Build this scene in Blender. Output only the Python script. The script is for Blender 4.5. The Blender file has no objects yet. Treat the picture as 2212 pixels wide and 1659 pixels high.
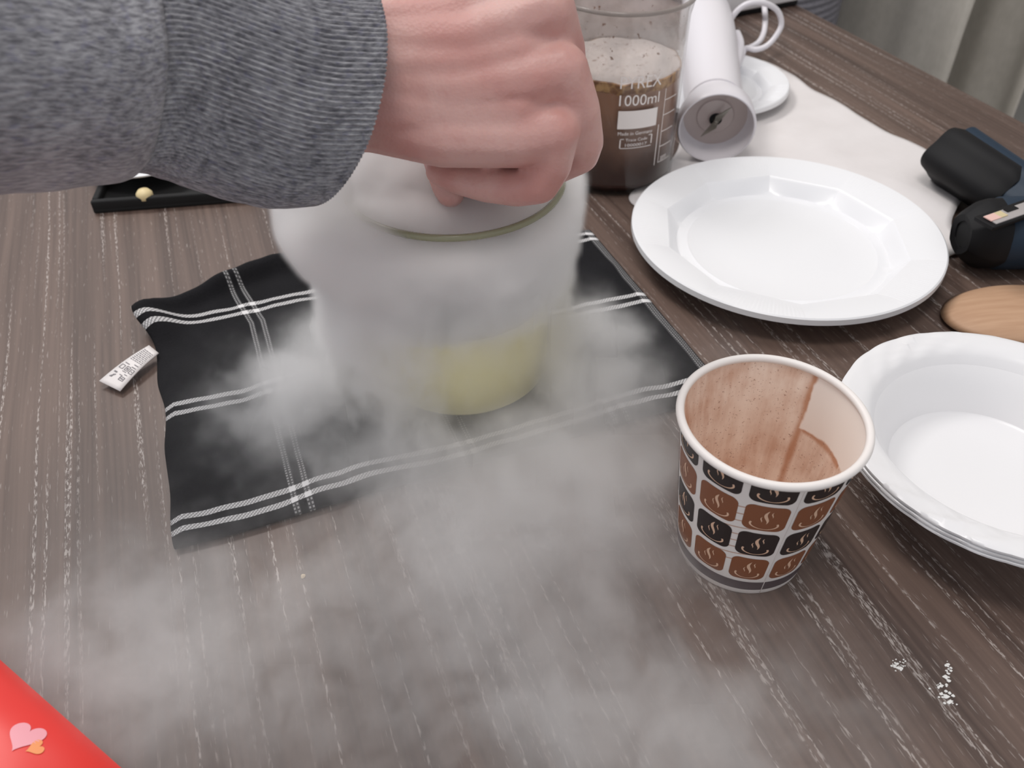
import bpy, bmesh, math, random
import numpy as np
from mathutils import Vector, Matrix, noise as mnoise

# ------------------------------------------------------------------ camera, world, lights
sc = bpy.context.scene
col = sc.collection
FPX, PITCH, ROLL, CAMH = 1827.0, 0.7285, 0.008, 0.32655      # fitted to the photo; table top is z = 0
IW, IH = 2212, 1659
_f = Vector((0, math.cos(PITCH), -math.sin(PITCH)))
_r0 = Vector((1, 0, 0)); _d0 = Vector((0, -math.sin(PITCH), -math.cos(PITCH)))
_r = _r0 * math.cos(ROLL) + _d0 * math.sin(ROLL)
_d = -_r0 * math.sin(ROLL) + _d0 * math.cos(ROLL)
CAM = Vector((0, 0, CAMH))
cam_d = bpy.data.cameras.new('camera'); cam = bpy.data.objects.new('camera', cam_d); col.objects.link(cam)
cam.matrix_world = Matrix(((_r.x, -_d.x, -_f.x, CAM.x), (_r.y, -_d.y, -_f.y, CAM.y), (_r.z, -_d.z, -_f.z, CAM.z), (0, 0, 0, 1)))
cam_d.sensor_width = 36; cam_d.lens = FPX / IW * 36; cam_d.clip_start = 0.01; cam_d.clip_end = 50
cam_d.dof.use_dof = True; cam_d.dof.focus_distance = 0.40; cam_d.dof.aperture_fstop = 13.5
sc.camera = cam

world = bpy.data.worlds.new('world'); sc.world = world; world.use_nodes = True
world.node_tree.nodes['Background'].inputs[0].default_value = (0.93, 0.95, 1.0, 1)
world.node_tree.nodes['Background'].inputs[1].default_value = 0.62

def area_light(name, loc, target, size, power, color=(1, 1, 1), sy=None):
    l = bpy.data.lights.new(name, 'AREA'); l.energy = power; l.color = color
    l.shape = 'RECTANGLE'; l.size = size; l.size_y = sy or size
    o = bpy.data.objects.new(name, l); col.objects.link(o); o.location = loc
    o.rotation_euler = (Vector(target) - Vector(loc)).to_track_quat('-Z', 'Y').to_euler()
    return o
area_light('ceiling_lamp', (-0.15, 0.10, 1.75), (0.0, 0.35, 0), 0.55, 9.5, (1.0, 0.95, 0.91), 0.35)
area_light('ceiling_lamp_far', (-0.75, 1.25, 1.55), (0.0, 0.45, 0), 0.6, 14, (1.0, 0.97, 0.94), 0.4)

sc.view_settings.view_transform = 'Standard'; sc.view_settings.look = 'None'
sc.view_settings.exposure = 0.06; sc.view_settings.gamma = 1.0; sc.view_settings.use_curve_mapping = False
cy = sc.cycles
cy.transparent_max_bounces = 32; cy.max_bounces = 18; cy.diffuse_bounces = 3; cy.glossy_bounces = 4; cy.transmission_bounces = 8; cy.volume_bounces = 14
cy.volume_step_rate = 4.0; cy.volume_max_steps = 256
cy.caustics_reflective = False; cy.caustics_refractive = False

# ------------------------------------------------------------------ helpers
def ray(u, v):
    return _r * ((u - IW / 2) / FPX) + _d * ((v - IH / 2) / FPX) + _f
def P(u, v, z=0.0):                    # pixel -> point at height z (the surface it rests on)
    d = ray(u, v); t = (z - CAMH) / d.z
    return CAM + d * t
def D(u, v, depth):                    # pixel -> point at a given depth
    return CAM + ray(u, v) * depth
TH = math.radians(20.5)
CV = Vector((math.cos(TH), math.sin(TH), 0)); GV = Vector((math.sin(TH), -math.cos(TH), 0))   # across / along the table grain
def SG(s, g, z=0.0):
    p = CV * s + GV * g; p.z = z; return p

def mesh_obj(name, verts, faces, mat=None, parent=None, smooth=True, uvs=None, mats=None, fmat=None, autosmooth=None, wrap_u=False):
    me = bpy.data.meshes.new(name); me.from_pydata([tuple(v) for v in verts], [], faces)
    for m in (mats or ([mat] if mat else [])): me.materials.append(m)
    if fmat is not None: me.polygons.foreach_set('material_index', fmat)
    if smooth: me.polygons.foreach_set('use_smooth', [True] * len(me.polygons))
    if uvs is not None:
        l = me.uv_layers.new(name='UVMap')
        vi = np.empty(len(me.loops), dtype=np.int32); me.loops.foreach_get('vertex_index', vi)
        uv = np.asarray(uvs, dtype=np.float32)[vi]
        if wrap_u:                      # faces that close a full turn: bring u = 0 up to 1
            ls = np.empty(len(me.polygons), dtype=np.int32); lt = np.empty(len(me.polygons), dtype=np.int32)
            me.polygons.foreach_get('loop_start', ls); me.polygons.foreach_get('loop_total', lt)
            pid = np.repeat(np.arange(len(ls)), lt); mx = np.maximum.reduceat(uv[:, 0], ls)[pid]
            uv[:, 0] += ((mx - uv[:, 0]) > 0.5).astype(np.float32)
        l.data.foreach_set('uv', uv.ravel())
    me.validate(); me.update()
    if autosmooth is not None:
        me.set_sharp_from_angle(angle=math.radians(autosmooth))
    o = bpy.data.objects.new(name, me); col.objects.link(o)
    if parent is not None: o.parent = parent
    return o
def empty(name, label, cat, group=None, loc=(0, 0, 0)):
    o = bpy.data.objects.new(name, None); col.objects.link(o); o.location = loc; o.empty_display_size = 0.02
    tag(o, label, cat, group); return o
def tag(o, label=None, cat=None, group=None, kind=None):
    if label: o['label'] = label
    if cat: o['category'] = cat
    if group: o['group'] = group
    if kind: o['kind'] = kind
    return o
def lathe_data(profile, n=96, center=(0, 0, 0), rfun=None, zfun=None, closed=False):
    """profile: list of (r, z); returns verts, faces, uvs(u=angle 0..1, v=profile index)"""
    V, F, U = [], [], []; m = len(profile)
    for i, (r, z) in enumerate(profile):
        for k in range(n):
            a = 2 * math.pi * k / n
            rr = rfun(r, z, a, i) if rfun else r
            zz = zfun(r, z, a, i) if zfun else z
            V.append((center[0] + rr * math.cos(a), center[1] + rr * math.sin(a), center[2] + zz))
            U.append((k / n, zz))
    for i in range(m - 1 + (1 if closed else 0)):
        j = (i + 1) % m
        for k in range(n):
            l = (k + 1) % n
            F.append((i * n + k, i * n + l, j * n + l, j * n + k))
    if not closed:
        if profile[0][0] > 1e-6: F.append(tuple(reversed(range(n))))
        if profile[-1][0] > 1e-6: F.append(tuple(range((m - 1) * n, m * n)))
    return V, F, U
def lathe(name, profile, mat, parent=None, n=96, **kw):
    auto = kw.pop('autosmooth', 40)
    V, F, U = lathe_data(profile, n, **kw)
    return mesh_obj(name, V, F, mat, parent, uvs=U, autosmooth=auto)
def lathe_open(name, profile, mat, parent=None, n=96, **kw):      # no end caps
    V, F, U = lathe_data(profile, n, **kw); F = [f for f in F if len(f) == 4]
    return mesh_obj(name, V, F, mat, parent, uvs=U, wrap_u=True)
def xform(o, M):
    o.data.transform(M); return o
def tube(name, pts, r, mat, parent=None, n=10, closed=False, sub=8, cap=True):
    pts = [Vector(p) for p in pts]
    def cr(p0, p1, p2, p3, t):
        return 0.5 * ((2 * p1) + (p2 - p0) * t + (2 * p0 - 5 * p1 + 4 * p2 - p3) * t * t + (3 * p1 - p0 - 3 * p2 + p3) * t ** 3)
    S = []; m = len(pts)
    for i in range(m if closed else m - 1):
        g = (lambda k: pts[k % m]) if closed else (lambda k: pts[max(0, min(m - 1, k))])
        for s in range(sub): S.append(cr(g(i - 1), g(i), g(i + 1), g(i + 2), s / sub))
    if not closed: S.append(pts[-1])
    V, F = [], []; N = len(S); up = Vector((0, 0, 1)); prev = None
    for i, p in enumerate(S):
        t = ((S[(i + 1) % N] if closed or i < N - 1 else p) - (S[i - 1] if closed or i > 0 else p)).normalized()
        ref = up if abs(t.dot(up)) < 0.95 else Vector((1, 0, 0))
        if prev is None: b = t.cross(ref).normalized()
        else: b = (prev - t * prev.dot(t)).normalized()
        prev = b; c = t.cross(b)
        rr = r(i / max(1, N - 1)) if callable(r) else r
        for k in range(n):
            ang = 2 * math.pi * k / n; V.append(p + (b * math.cos(ang) + c * math.sin(ang)) * rr)
    for i in range(N if closed else N - 1):
        j = (i + 1) % N
        for k in range(n):
            l = (k + 1) % n; F.append((i * n + k, i * n + l, j * n + l, j * n + k))
    if not closed and cap:
        F.append(tuple(reversed(range(n)))); F.append(tuple(range((N - 1) * n, N * n)))
    return mesh_obj(name, V, F, mat, parent)
def box(name, size, mat, parent=None, M=None, bevel=0.0, seg=3, smooth=True):
    bm = bmesh.new(); bmesh.ops.create_cube(bm, size=1.0)
    for v in bm.verts: v.co = Vector((v.co.x * size[0], v.co.y * size[1], v.co.z * size[2]))
    if bevel > 0: bmesh.ops.bevel(bm, geom=list(bm.edges), offset=bevel, segments=seg, profile=0.5, affect='EDGES')
    me = bpy.data.meshes.new(name); bm.to_mesh(me); bm.free()
    if M is not None: me.transform(M)
    me.materials.append(mat)
    if smooth and bevel > 0:
        me.polygons.foreach_set('use_smooth', [True] * len(me.polygons)); me.set_sharp_from_angle(angle=math.radians(35))
    o = bpy.data.objects.new(name, me); col.objects.link(o)
    if parent is not None: o.parent = parent
    return o
def fan_patch(boundary, rings, zfun, thick):
    """flat patch over a star-shaped outline, given thickness; returns verts, faces"""
    n = len(boundary); c = sum((Vector(b) for b in boundary), Vector((0, 0))) / n
    top, F = [], []
    for i in range(1, rings + 1):
        t = i / rings
        for b in boundary:
            q = c.lerp(Vector(b), t); top.append((q.x, q.y, zfun(q.x, q.y)))
    top.append((c.x, c.y, zfun(c.x, c.y)))
    V = top + [(x, y, z - thick) for x, y, z in top]; N = len(top); ci = N - 1
    for off, rev in ((0, False), (N, True)):
        for i in range(rings - 1):
            for k in range(n):
                l = (k + 1) % n; q = (off + i * n + k, off + (i + 1) * n + k, off + (i + 1) * n + l, off + i * n + l)
                F.append(tuple(reversed(q)) if rev else q)
        for k in range(n):
            l = (k + 1) % n; q = (off + ci, off + k, off + l); F.append(tuple(reversed(q)) if rev else q)
    b0 = (rings - 1) * n
    for k in range(n):
        l = (k + 1) % n; F.append((b0 + k, N + b0 + k, N + b0 + l, b0 + l))
    return V, F
def resample(pts, n):
    pts = [Vector(p[:2]) for p in pts]; m = len(pts); S = []
    for i in range(m):
        p0, p1, p2, p3 = pts[i - 1], pts[i], pts[(i + 1) % m], pts[(i + 2) % m]
        for s in range(12):
            t = s / 12
            S.append(0.5 * ((2 * p1) + (p2 - p0) * t + (2 * p0 - 5 * p1 + 4 * p2 - p3) * t * t + (3 * p1 - p0 - 3 * p2 + p3) * t ** 3))
    L = [0]
    for i in range(len(S)): L.append(L[-1] + (S[(i + 1) % len(S)] - S[i]).length)
    out = []; j = 0
    for k in range(n):
        d = L[-1] * k / n
        while L[j + 1] < d: j += 1
        t = (d - L[j]) / max(1e-9, L[j + 1] - L[j]); out.append(S[j].lerp(S[(j + 1) % len(S)], t))
    return out
def nz(x, y, z=0.0): return mnoise.noise(Vector((x, y, z)))

# ------------------------------------------------------------------ node expressions
class X:
    """a socket in a node tree with arithmetic"""
    def __init__(s, t, sock): s.t, s.s = t, sock
    def _m(s, op, a, b=None, c=None):
        n = s.t.nodes.new('ShaderNodeMath'); n.operation = op
        for i, q in enumerate((a, b, c)):
            if q is None: continue
            if isinstance(q, X): s.t.links.new(q.s, n.inputs[i])
            else: n.inputs[i].default_value = q
        return X(s.t, n.outputs[0])
    def __add__(s, o): return s._m('ADD', s, o)
    __radd__ = __add__
    def __sub__(s, o): return s._m('SUBTRACT', s, o)
    def __rsub__(s, o): return s._m('SUBTRACT', o, s)
    def __mul__(s, o): return s._m('MULTIPLY', s, o)
    __rmul__ = __mul__
    def __truediv__(s, o): return s._m('DIVIDE', s, o)
    def __neg__(s): return s * -1.0
    def sqrt(s): return s._m('SQRT', s)
    def pow(s, e): return s._m('POWER', s, e)
    def exp(s): return s._m('EXPONENT', s)
    def sin(s): return s._m('SINE', s)
    def abs(s): return s._m('ABSOLUTE', s)
    def fract(s): return s._m('FRACT', s)
    def gt(s, o): return s._m('GREATER_THAN', s, o)
    def lt(s, o): return s._m('LESS_THAN', s, o)
    def min(s, o): return s._m('MINIMUM', s, o)
    def max(s, o): return s._m('MAXIMUM', s, o)
    def mod(s, o): return s._m('FLOORED_MODULO', s, o)
    def sstep(s, a, b):               # smooth step, a -> 0, b -> 1 (either may be X)
        n = s.t.nodes.new('ShaderNodeMapRange'); n.interpolation_type = 'SMOOTHSTEP'
        for i, q in enumerate((s, a, b)):
            if isinstance(q, X): s.t.links.new(q.s, n.inputs[i])
            else: n.inputs[i].default_value = q
        return X(s.t, n.outputs[0])
    def mapr(s, a, b, c, d):
        n = s.t.nodes.new('ShaderNodeMapRange')
        for i, q in enumerate((s, a, b, c, d)):
            if isinstance(q, X): s.t.links.new(q.s, n.inputs[i])
            else: n.inputs[i].default_value = q
        return X(s.t, n.outputs[0])
class T:
    """wrapper for a node tree"""
    def __init__(s, tree): s.t = tree; s.n = tree.nodes; s.l = tree.links
    def node(s, ty, **kw):
        n = s.n.new(ty)
        for k, v in kw.items(): setattr(n, k, v)
        return n
    def set(s, inp, v):
        if isinstance(v, X): s.l.new(v.s, inp)
        elif hasattr(v, 'is_output') or isinstance(v, bpy.types.NodeSocket): s.l.new(v, inp)
        else: inp.default_value = v
    def xyz(s, x, y, z):
        n = s.node('ShaderNodeCombineXYZ')
        for i, q in enumerate((x, y, z)): s.set(n.inputs[i], q)
        return n.outputs[0]
    def sep(s, vec):
        n = s.node('ShaderNodeSeparateXYZ'); s.l.new(vec, n.inputs[0]); return [X(s.t, o) for o in n.outputs]
    def noise(s, vec, scale=1.0, detail=2.0, rough=0.5, dist=0.0, out='fac'):
        n = s.node('ShaderNodeTexNoise'); s.l.new(vec, n.inputs['Vector'])
        n.inputs['Scale'].default_value = scale; n.inputs['Detail'].default_value = detail
        n.inputs['Roughness'].default_value = rough; n.inputs['Distortion'].default_value = dist
        return X(s.t, n.outputs[0]) if out == 'fac' else n.outputs[1]
    def voronoi(s, vec, scale=1.0):
        n = s.node('ShaderNodeTexVoronoi'); s.l.new(vec, n.inputs['Vector']); n.inputs['Scale'].default_value = scale
        return X(s.t, n.outputs['Distance'])
    def mix(s, fac, a, b):
        n = s.node('ShaderNodeMix', data_type='RGBA'); s.set(n.inputs[0], fac)
        for i, q in ((6, a), (7, b)):
            if isinstance(q, (tuple, list)): n.inputs[i].default_value = (*q[:3], 1)
            else: s.l.new(q.s if isinstance(q, X) else q, n.inputs[i])
        return n.outputs[2]
    def bump(s, h, strength=0.3, dist=0.001):
        n = s.node('ShaderNodeBump'); s.set(n.inputs['Height'], h)
        n.inputs['Strength'].default_value = strength; n.inputs['Distance'].default_value = dist
        return n.outputs[0]
def srgb(r, g, b):
    return tuple(((c / 255) / 12.92 if c / 255 <= 0.04045 else ((c / 255 + 0.055) / 1.055) ** 2.4) for c in (r, g, b))
def mat(name, color=(0.5, 0.5, 0.5), rough=0.5, build=None, **kw):
    m = bpy.data.materials.new(name); m.use_nodes = True; t = T(m.node_tree)
    b = t.n['Principled BSDF']; b.inputs['Base Color'].default_value = (*color, 1); b.inputs['Roughness'].default_value = rough
    for k, v in kw.items(): b.inputs[k.replace('_', ' ')].default_value = v
    if build: build(t, b)
    return m
def objpos(t): return t.node('ShaderNodeTexCoord').outputs['Object']
def uvpos(t): return t.node('ShaderNodeTexCoord').outputs['UV']

# ------------------------------------------------------------------ materials
def b_wood(t, b):
    p = objpos(t); x, y, z = t.sep(p)
    s = x * CV.x + y * CV.y; g = x * GV.x + y * GV.y
    warp = t.noise(t.xyz(s * 9.0, g * 2.2, 0.0), 1.0, 2) - 0.5
    s2 = s + warp * 0.016
    band = t.noise(t.xyz(s2 * 75.0, g * 1.6, 3.0), 1.0, 3, 0.6)
    band2 = t.noise(t.xyz(s2 * 24.0, g * 0.9, 7.0), 1.0, 2)
    fine = t.noise(t.xyz(s2 * 420.0, g * 7.0, 5.0), 1.0, 2)
    # limed pores: broken pale dashes that follow narrow grain lines
    line = t.noise(t.xyz(s2 * 300.0, g * 2.0, 11.0), 1.0, 1).sstep(0.585, 0.68)
    brk = t.noise(t.xyz(s2 * 1100.0, g * 230.0, 2.0), 1.0, 2, 0.6).sstep(0.46, 0.60)
    dash = line * brk
    sparse = t.noise(t.xyz(s2 * 1000.0, g * 95.0, 21.0), 1.0, 1).sstep(0.66, 0.76) * 0.45
    dash = dash.max(sparse)
    k = (band * 0.75 + band2 * 0.45 + fine * 0.35 - 0.28).sstep(0.15, 0.85)
    c = t.mix(k, srgb(60, 45, 39), srgb(116, 96, 86))
    c = t.mix(dash * 0.62, c, srgb(196, 186, 180))
    t.l.new(c, b.inputs['Base Color'])
    t.set(b.inputs['Roughness'], 0.50 - dash * 0.12)
    t.l.new(t.bump(dash * 0.8 - band * 0.5 - fine * 0.3, 0.25, 0.0006), b.inputs['Normal'])
M_wood = mat('dark_limed_oak', (0.1, 0.08, 0.07), 0.5, b_wood)
M_white = mat('white_plastic', srgb(236, 236, 238), 0.28, Subsurface_Weight=0.0, Coat_Weight=0.15)
M_bowl = mat('white_foam_plastic', srgb(230, 229, 230), 0.30)
M_whitematte = mat('white_matte', srgb(226, 224, 226), 0.55)
M_blender = mat('blender_plastic', srgb(226, 222, 226), 0.35)
M_seam = mat('blender_seam', srgb(120, 122, 140), 0.5)
M_bell_in = mat('bell_inside', srgb(190, 176, 172), 0.25)
M_steel = mat('steel', srgb(150, 146, 138), 0.30, Metallic=1.0)
M_black = mat('black_plastic', srgb(16, 15, 17), 0.6, None, Specular_IOR_Level=0.25)
M_hole = mat('dark_hole', srgb(12, 11, 12), 0.8)
M_blue = mat('blue_plastic', srgb(30, 46, 62), 0.50, None, Specular_IOR_Level=0.3)
M_paper = mat('cup_paper', srgb(232, 226, 222), 0.45)
M_seal = mat('silver_foil', srgb(150, 146, 148), 0.35, Metallic=0.6)
def b_paperwhite(t, b):
    n = t.noise(objpos(t), 22.0, 3)
    t.l.new(t.mix(n, srgb(212, 206, 204), srgb(230, 225, 224)), b.inputs['Base Color'])
    t.l.new(t.bump(t.noise(objpos(t), 60.0, 3), 0.2, 0.004), b.inputs['Normal'])
M_sheet = mat('soft_white_sheet', (0.8, 0.8, 0.8), 0.7, b_paperwhite)
def b_skin(t, b):
    p = objpos(t)
    n1 = t.noise(p, 28.0, 3); n2 = t.noise(p, 260.0, 2)
    c = t.mix(n1.sstep(0.35, 0.7), srgb(206, 164, 156), srgb(194, 140, 132))
    c = t.mix(n2.sstep(0.5, 0.8) * 0.22, c, srgb(182, 126, 116))
    t.l.new(c, b.inputs['Base Color'])
    v = t.voronoi(p, 700.0)
    t.l.new(t.bump(v * 0.6 + n2 * 0.7, 0.22, 0.0006), b.inputs['Normal'])
M_skin = mat('skin', srgb(200, 145, 132), 0.46, b_skin, Subsurface_Weight=0.25, Subsurface_Radius=(0.006, 0.0025, 0.0012), Subsurface_Scale=1.0)
def b_knit(t, b):                      # u = around, v = along (both in metres on the sleeve)
    u, v, _ = t.sep(uvpos(t))
    n = t.noise(t.xyz(u * 900.0, v * 170.0, 0.0), 1.0, 2, 0.6); n2 = t.noise(t.xyz(u * 70.0, v * 50.0, 4.0), 1.0, 2)
    hue = t.noise(t.xyz(u * 500.0, v * 200.0, 9.0), 1.0, 1)
    c = t.mix((n * 0.8 + n2 * 0.3 - 0.05).sstep(0.25, 0.75), srgb(88, 87, 93), srgb(170, 169, 173))
    c = t.mix(hue.sstep(0.55, 0.7) * 0.25, c, srgb(96, 96, 132))
    t.l.new(c, b.inputs['Base Color'])
    t.l.new(t.bump(n, 0.6, 0.0012), b.inputs['Normal'])
M_knit = mat('grey_heather_knit', srgb(110, 110, 116), 0.95, b_knit, Sheen_Weight=0.25)
def b_towel(t, b):                     # uv = (s, t) on the cloth in metres
    s, g, _ = t.sep(uvpos(t))
    def stripes(x, lines, w):
        acc = None
        for l in lines:
            q = (x - l).abs().lt(w); acc = q if acc is None else acc.max(q)
        return acc
    A = stripes(g, [-0.3040, -0.2965, -0.3900, -0.3825, -0.4690, -0.4615], 0.0017)
    B = stripes(s, [-0.0048, 0.0022, 0.0820, 0.0892, 0.1690, 0.1762], 0.0017).max((s - 0.2352).abs().lt(0.0030))
    tw = ((s * 520.0 + g * 520.0).fract().gt(0.42)) * ((s * 780.0 - g * 390.0).fract().gt(0.18))
    tb = (s * 560.0).fract().gt(0.5) * (g * 560.0).fract().gt(0.45)
    n = t.noise(t.xyz(s * 800.0, g * 800.0, 0.0), 1.0, 2)
    n2 = t.noise(t.xyz(s * 30.0, g * 30.0, 0.0), 1.0, 2)
    base = t.mix(n * 0.6 + n2 * 0.4, srgb(13, 13, 15), srgb(34, 33, 36))
    f = (A * (tw * 0.52 + 0.30)).max(B * (tb * 0.34 + 0.06)).max(A * B * 0.95)
    c = t.mix(f, base, srgb(226, 224, 224))
    t.l.new(c, b.inputs['Base Color'])
    t.l.new(t.bump(n, 0.35, 0.0006), b.inputs['Normal'])
M_towel = mat('black_checked_cotton', srgb(30, 30, 32), 0.95, b_towel, Specular_IOR_Level=0.2)
M_ink = mat('grey_print', srgb(120, 116, 120), 0.6)
M_tag = mat('tag_satin', srgb(222, 216, 214), 0.5)
def thin_glass(name, tint=(0.97, 0.975, 0.97), refl=1.0, rough=0.03):
    m = bpy.data.materials.new(name); m.use_nodes = True; t = T(m.node_tree); t.n.remove(t.n['Principled BSDF'])
    tr = t.node('ShaderNodeBsdfTransparent'); tr.inputs[0].default_value = (*tint, 1)
    gl = t.node('ShaderNodeBsdfGlossy'); gl.inputs['Roughness'].default_value = rough
    fr = t.node('ShaderNodeLayerWeight')        # Schlick reflectance, the same from both sides of the wall
    mx = t.node('ShaderNodeMixShader'); t.l.new((X(t.t, fr.outputs['Facing']).pow(5.0) * (0.55 * refl) + 0.025 * refl).s, mx.inputs[0])
    t.l.new(tr.outputs[0], mx.inputs[1]); t.l.new(gl.outputs[0], mx.inputs[2])
    t.l.new(mx.outputs[0], t.n['Material Output'].inputs[0])
    return m
M_glass = thin_glass('clear_glass')
M_rim = mat('glass_rim_edge', srgb(150, 148, 118), 0.15, None, Alpha=0.72)
M_rim2 = mat('glass_rim_edge_grey', srgb(150, 140, 134), 0.12, None, Alpha=0.6)
M_enamel = mat('white_enamel_print', srgb(228, 220, 216), 0.5)
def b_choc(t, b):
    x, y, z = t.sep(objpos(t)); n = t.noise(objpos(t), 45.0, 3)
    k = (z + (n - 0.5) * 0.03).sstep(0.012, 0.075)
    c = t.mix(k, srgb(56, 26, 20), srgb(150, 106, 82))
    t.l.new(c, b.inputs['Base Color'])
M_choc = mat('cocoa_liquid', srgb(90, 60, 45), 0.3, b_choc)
def b_foam(t, b):
    n = t.noise(objpos(t), 160.0, 3)
    x, y, z = t.sep(objpos(t)); r = (x * x + y * y).sqrt()
    ring = t.mix(n.sstep(0.35, 0.65), srgb(116, 70, 34), srgb(186, 142, 92))
    pale = t.mix(t.noise(objpos(t), 300.0, 2).sstep(0.62, 0.7) * 0.7, srgb(214, 200, 194), srgb(130, 88, 62))
    t.l.new(t.mix(r.sstep(0.0440, 0.0452), pale, ring), b.inputs['Base Color'])
    t.l.new(t.bump(n, 0.5, 0.002), b.inputs['Normal'])
M_foam = mat('cocoa_foam', srgb(170, 130, 90), 0.7, b_foam)
def b_smear(t, b):
    p = objpos(t); x, y, z = t.sep(p)
    sp = t.noise(p, 260.0, 2).sstep(0.66, 0.70) * t.noise(p, 60.0, 1).sstep(0.42, 0.6)
    haze = t.noise(p, 34.0, 3).sstep(0.3, 0.75) * 0.42 + 0.30
    c = t.mix(sp, srgb(214, 204, 202), srgb(112, 70, 44)); t.l.new(c, b.inputs['Base Color'])
    fade = z.sstep(0.134, 0.118) * (z.sstep(0.0885, 0.0900) * 0.88 + 0.12)
    sp = sp * z.gt(0.088)
    t.set(b.inputs['Alpha'], (haze * fade).max(sp * 0.85))
M_smear = mat('milky_smears', srgb(210, 205, 205), 0.6, b_smear)
M_yellow = mat('yellow_liquid', srgb(255, 243, 190), 0.35)
def b_cupin(t, b):                     # uv: u = angle / 2pi, v = height
    u, v, _ = t.sep(uvpos(t)); p = objpos(t)
    a = u * 360.0
    streak = t.noise(t.xyz(a * 0.085, v * 22.0, 0.0), 1.0, 4, 0.6); grain = t.noise(p, 900.0, 2); blot = t.noise(p, 75.0, 3)
    edge = (blot - 0.5) * 7.0
    A = (a + edge).sstep(44.0, 46.5) * (a + edge).lt(300.0)
    low = (v + (blot - 0.5) * 0.006 + a.sstep(20.0, 44.0) * 0.002).sstep(0.0545, 0.053) * a.lt(60.0)
    low2 = (v + (blot - 0.5) * 0.006).sstep(0.0545, 0.053) * a.gt(290.0)
    stain = A.max(low).max(low2)
    rim = ((a - 46.0).abs().sstep(5.0, 0.0)).max((v - 0.0525).abs().sstep(0.003, 0.0) * a.lt(46.0)) * stain
    tone = (streak * 0.9 + blot * 0.7 - 0.36 + rim * 0.5).sstep(0.15, 0.95)
    c1 = t.mix(tone, srgb(250, 230, 214), srgb(196, 142, 110))
    c1 = t.mix(grain.sstep(0.62, 0.72) * 0.6, c1, srgb(150, 96, 70))
    c = t.mix(stain * 0.96, srgb(250, 240, 232), c1); t.l.new(c, b.inputs['Base Color'])
M_cupin = mat('cocoa_stained_paper', srgb(220, 200, 190), 0.55, b_cupin)
M_pblack = mat('print_dark', srgb(38, 29, 29), 0.40)
M_pbrown = mat('print_brown', srgb(134, 82, 54), 0.40)
M_pcream = mat('print_cream', srgb(226, 188, 160), 0.45)
M_pband = mat('print_band', srgb(84, 72, 76), 0.45)
M_pline = mat('print_line', srgb(196, 160, 142), 0.45)
def b_timber(t, b):
    x, y, z = t.sep(objpos(t))
    n = t.noise(t.xyz(x * 30.0, y * 300.0, z * 100.0), 1.0, 3)
    t.l.new(t.mix(n, srgb(168, 128, 98), srgb(200, 164, 134)), b.inputs['Base Color'])
M_timber = mat('beech_wood', srgb(190, 150, 120), 0.6, b_timber)
M_red = mat('red_film', srgb(226, 52, 44), 0.38)
M_pink = mat('heart_pink', srgb(236, 160, 170), 0.45)
M_orange = mat('heart_orange', srgb(240, 150, 90), 0.45)
def b_curtain(t, b):
    p = objpos(t); x, y, z = t.sep(p)
    n = t.noise(p, 60.0, 3); n2 = t.noise(t.xyz(x * 300.0, y * 300.0, z * 60.0), 1.0, 2)
    t.l.new(t.mix(n * 0.6 + n2 * 0.4, srgb(178, 173, 162), srgb(216, 209, 199)), b.inputs['Base Color'])
M_curtain = mat('linen_curtain', srgb(140, 136, 128), 0.95, b_curtain)
def b_rib(t, b):
    n = t.noise(objpos(t), 240.0, 2)
    t.l.new(t.mix(n, srgb(96, 94, 102), srgb(146, 144, 150)), b.inputs['Base Color'])
M_ribchair = mat('grey_ribbed_fabric', srgb(90, 88, 94), 0.95, b_rib)
M_wall = mat('wall_paint', srgb(226, 224, 220), 0.8)
M_floor = mat('floor_vinyl', srgb(120, 112, 104), 0.6)
M_crumb = mat('crumb', srgb(222, 202, 170), 0.8)
M_speck = mat('white_specks', srgb(240, 238, 234), 0.8)
M_cream = mat('cream_ball', srgb(226, 206, 158), 0.5)

# ------------------------------------------------------------------ room
def slab(name, s0, s1, g0, g1, z0, z1, m, parent=None):
    V = [SG(s, g, z) for z in (z0, z1) for s, g in ((s0, g0), (s1, g0), (s1, g1), (s0, g1))]
    F = [(0, 1, 2, 3), (7, 6, 5, 4), (0, 4, 5, 1), (1, 5, 6, 2), (2, 6, 7, 3), (3, 7, 4, 0)]
    return mesh_obj(name, V, F, m, parent, smooth=False)
FLOOR_Z = -0.75
tag(slab('floor', -2.2, 1.45, -2.6, 1.2, FLOOR_Z - 0.02, FLOOR_Z, M_floor), kind='structure')
tag(slab('wall_right', 1.40, 1.46, -2.6, 1.2, FLOOR_Z, 1.75, M_wall), kind='structure')
TE = 0.671
table = empty('dining_table', 'dark brown wood grain table carrying the beakers and plates', 'table', loc=SG(0.1, -0.7, FLOOR_Z))
def under(o, parent):                   # world-space mesh under an empty that is not at the origin
    o.parent = parent; o.matrix_parent_inverse = Matrix.Translation(parent.location).inverted(); return o
def bevel_slab():
    bm = bmesh.new(); bmesh.ops.create_cube(bm, size=1.0)
    for v in bm.verts:
        s = -0.45 if v.co.x < 0 else TE; g = -1.55 if v.co.y < 0 else 0.12; z = -0.032 if v.co.z < 0 else 0.0
        v.co = SG(s, g, z)
    bmesh.ops.recalc_face_normals(bm, faces=bm.faces)
    bmesh.ops.bevel(bm, geom=list(bm.edges), offset=0.0015, segments=2, affect='EDGES')
    me = bpy.data.meshes.new('tabletop'); bm.to_mesh(me); bm.free(); me.materials.append(M_wood)
    o = bpy.data.objects.new('tabletop', me); col.objects.link(o); return o
under(bevel_slab(), table)
for s in (-0.39, 0.61):
    for g in (-1.49, 0.06):
        under(slab('leg', s - 0.03, s + 0.03, g - 0.03, g + 0.03, FLOOR_Z, -0.032, M_wood), table)

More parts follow.
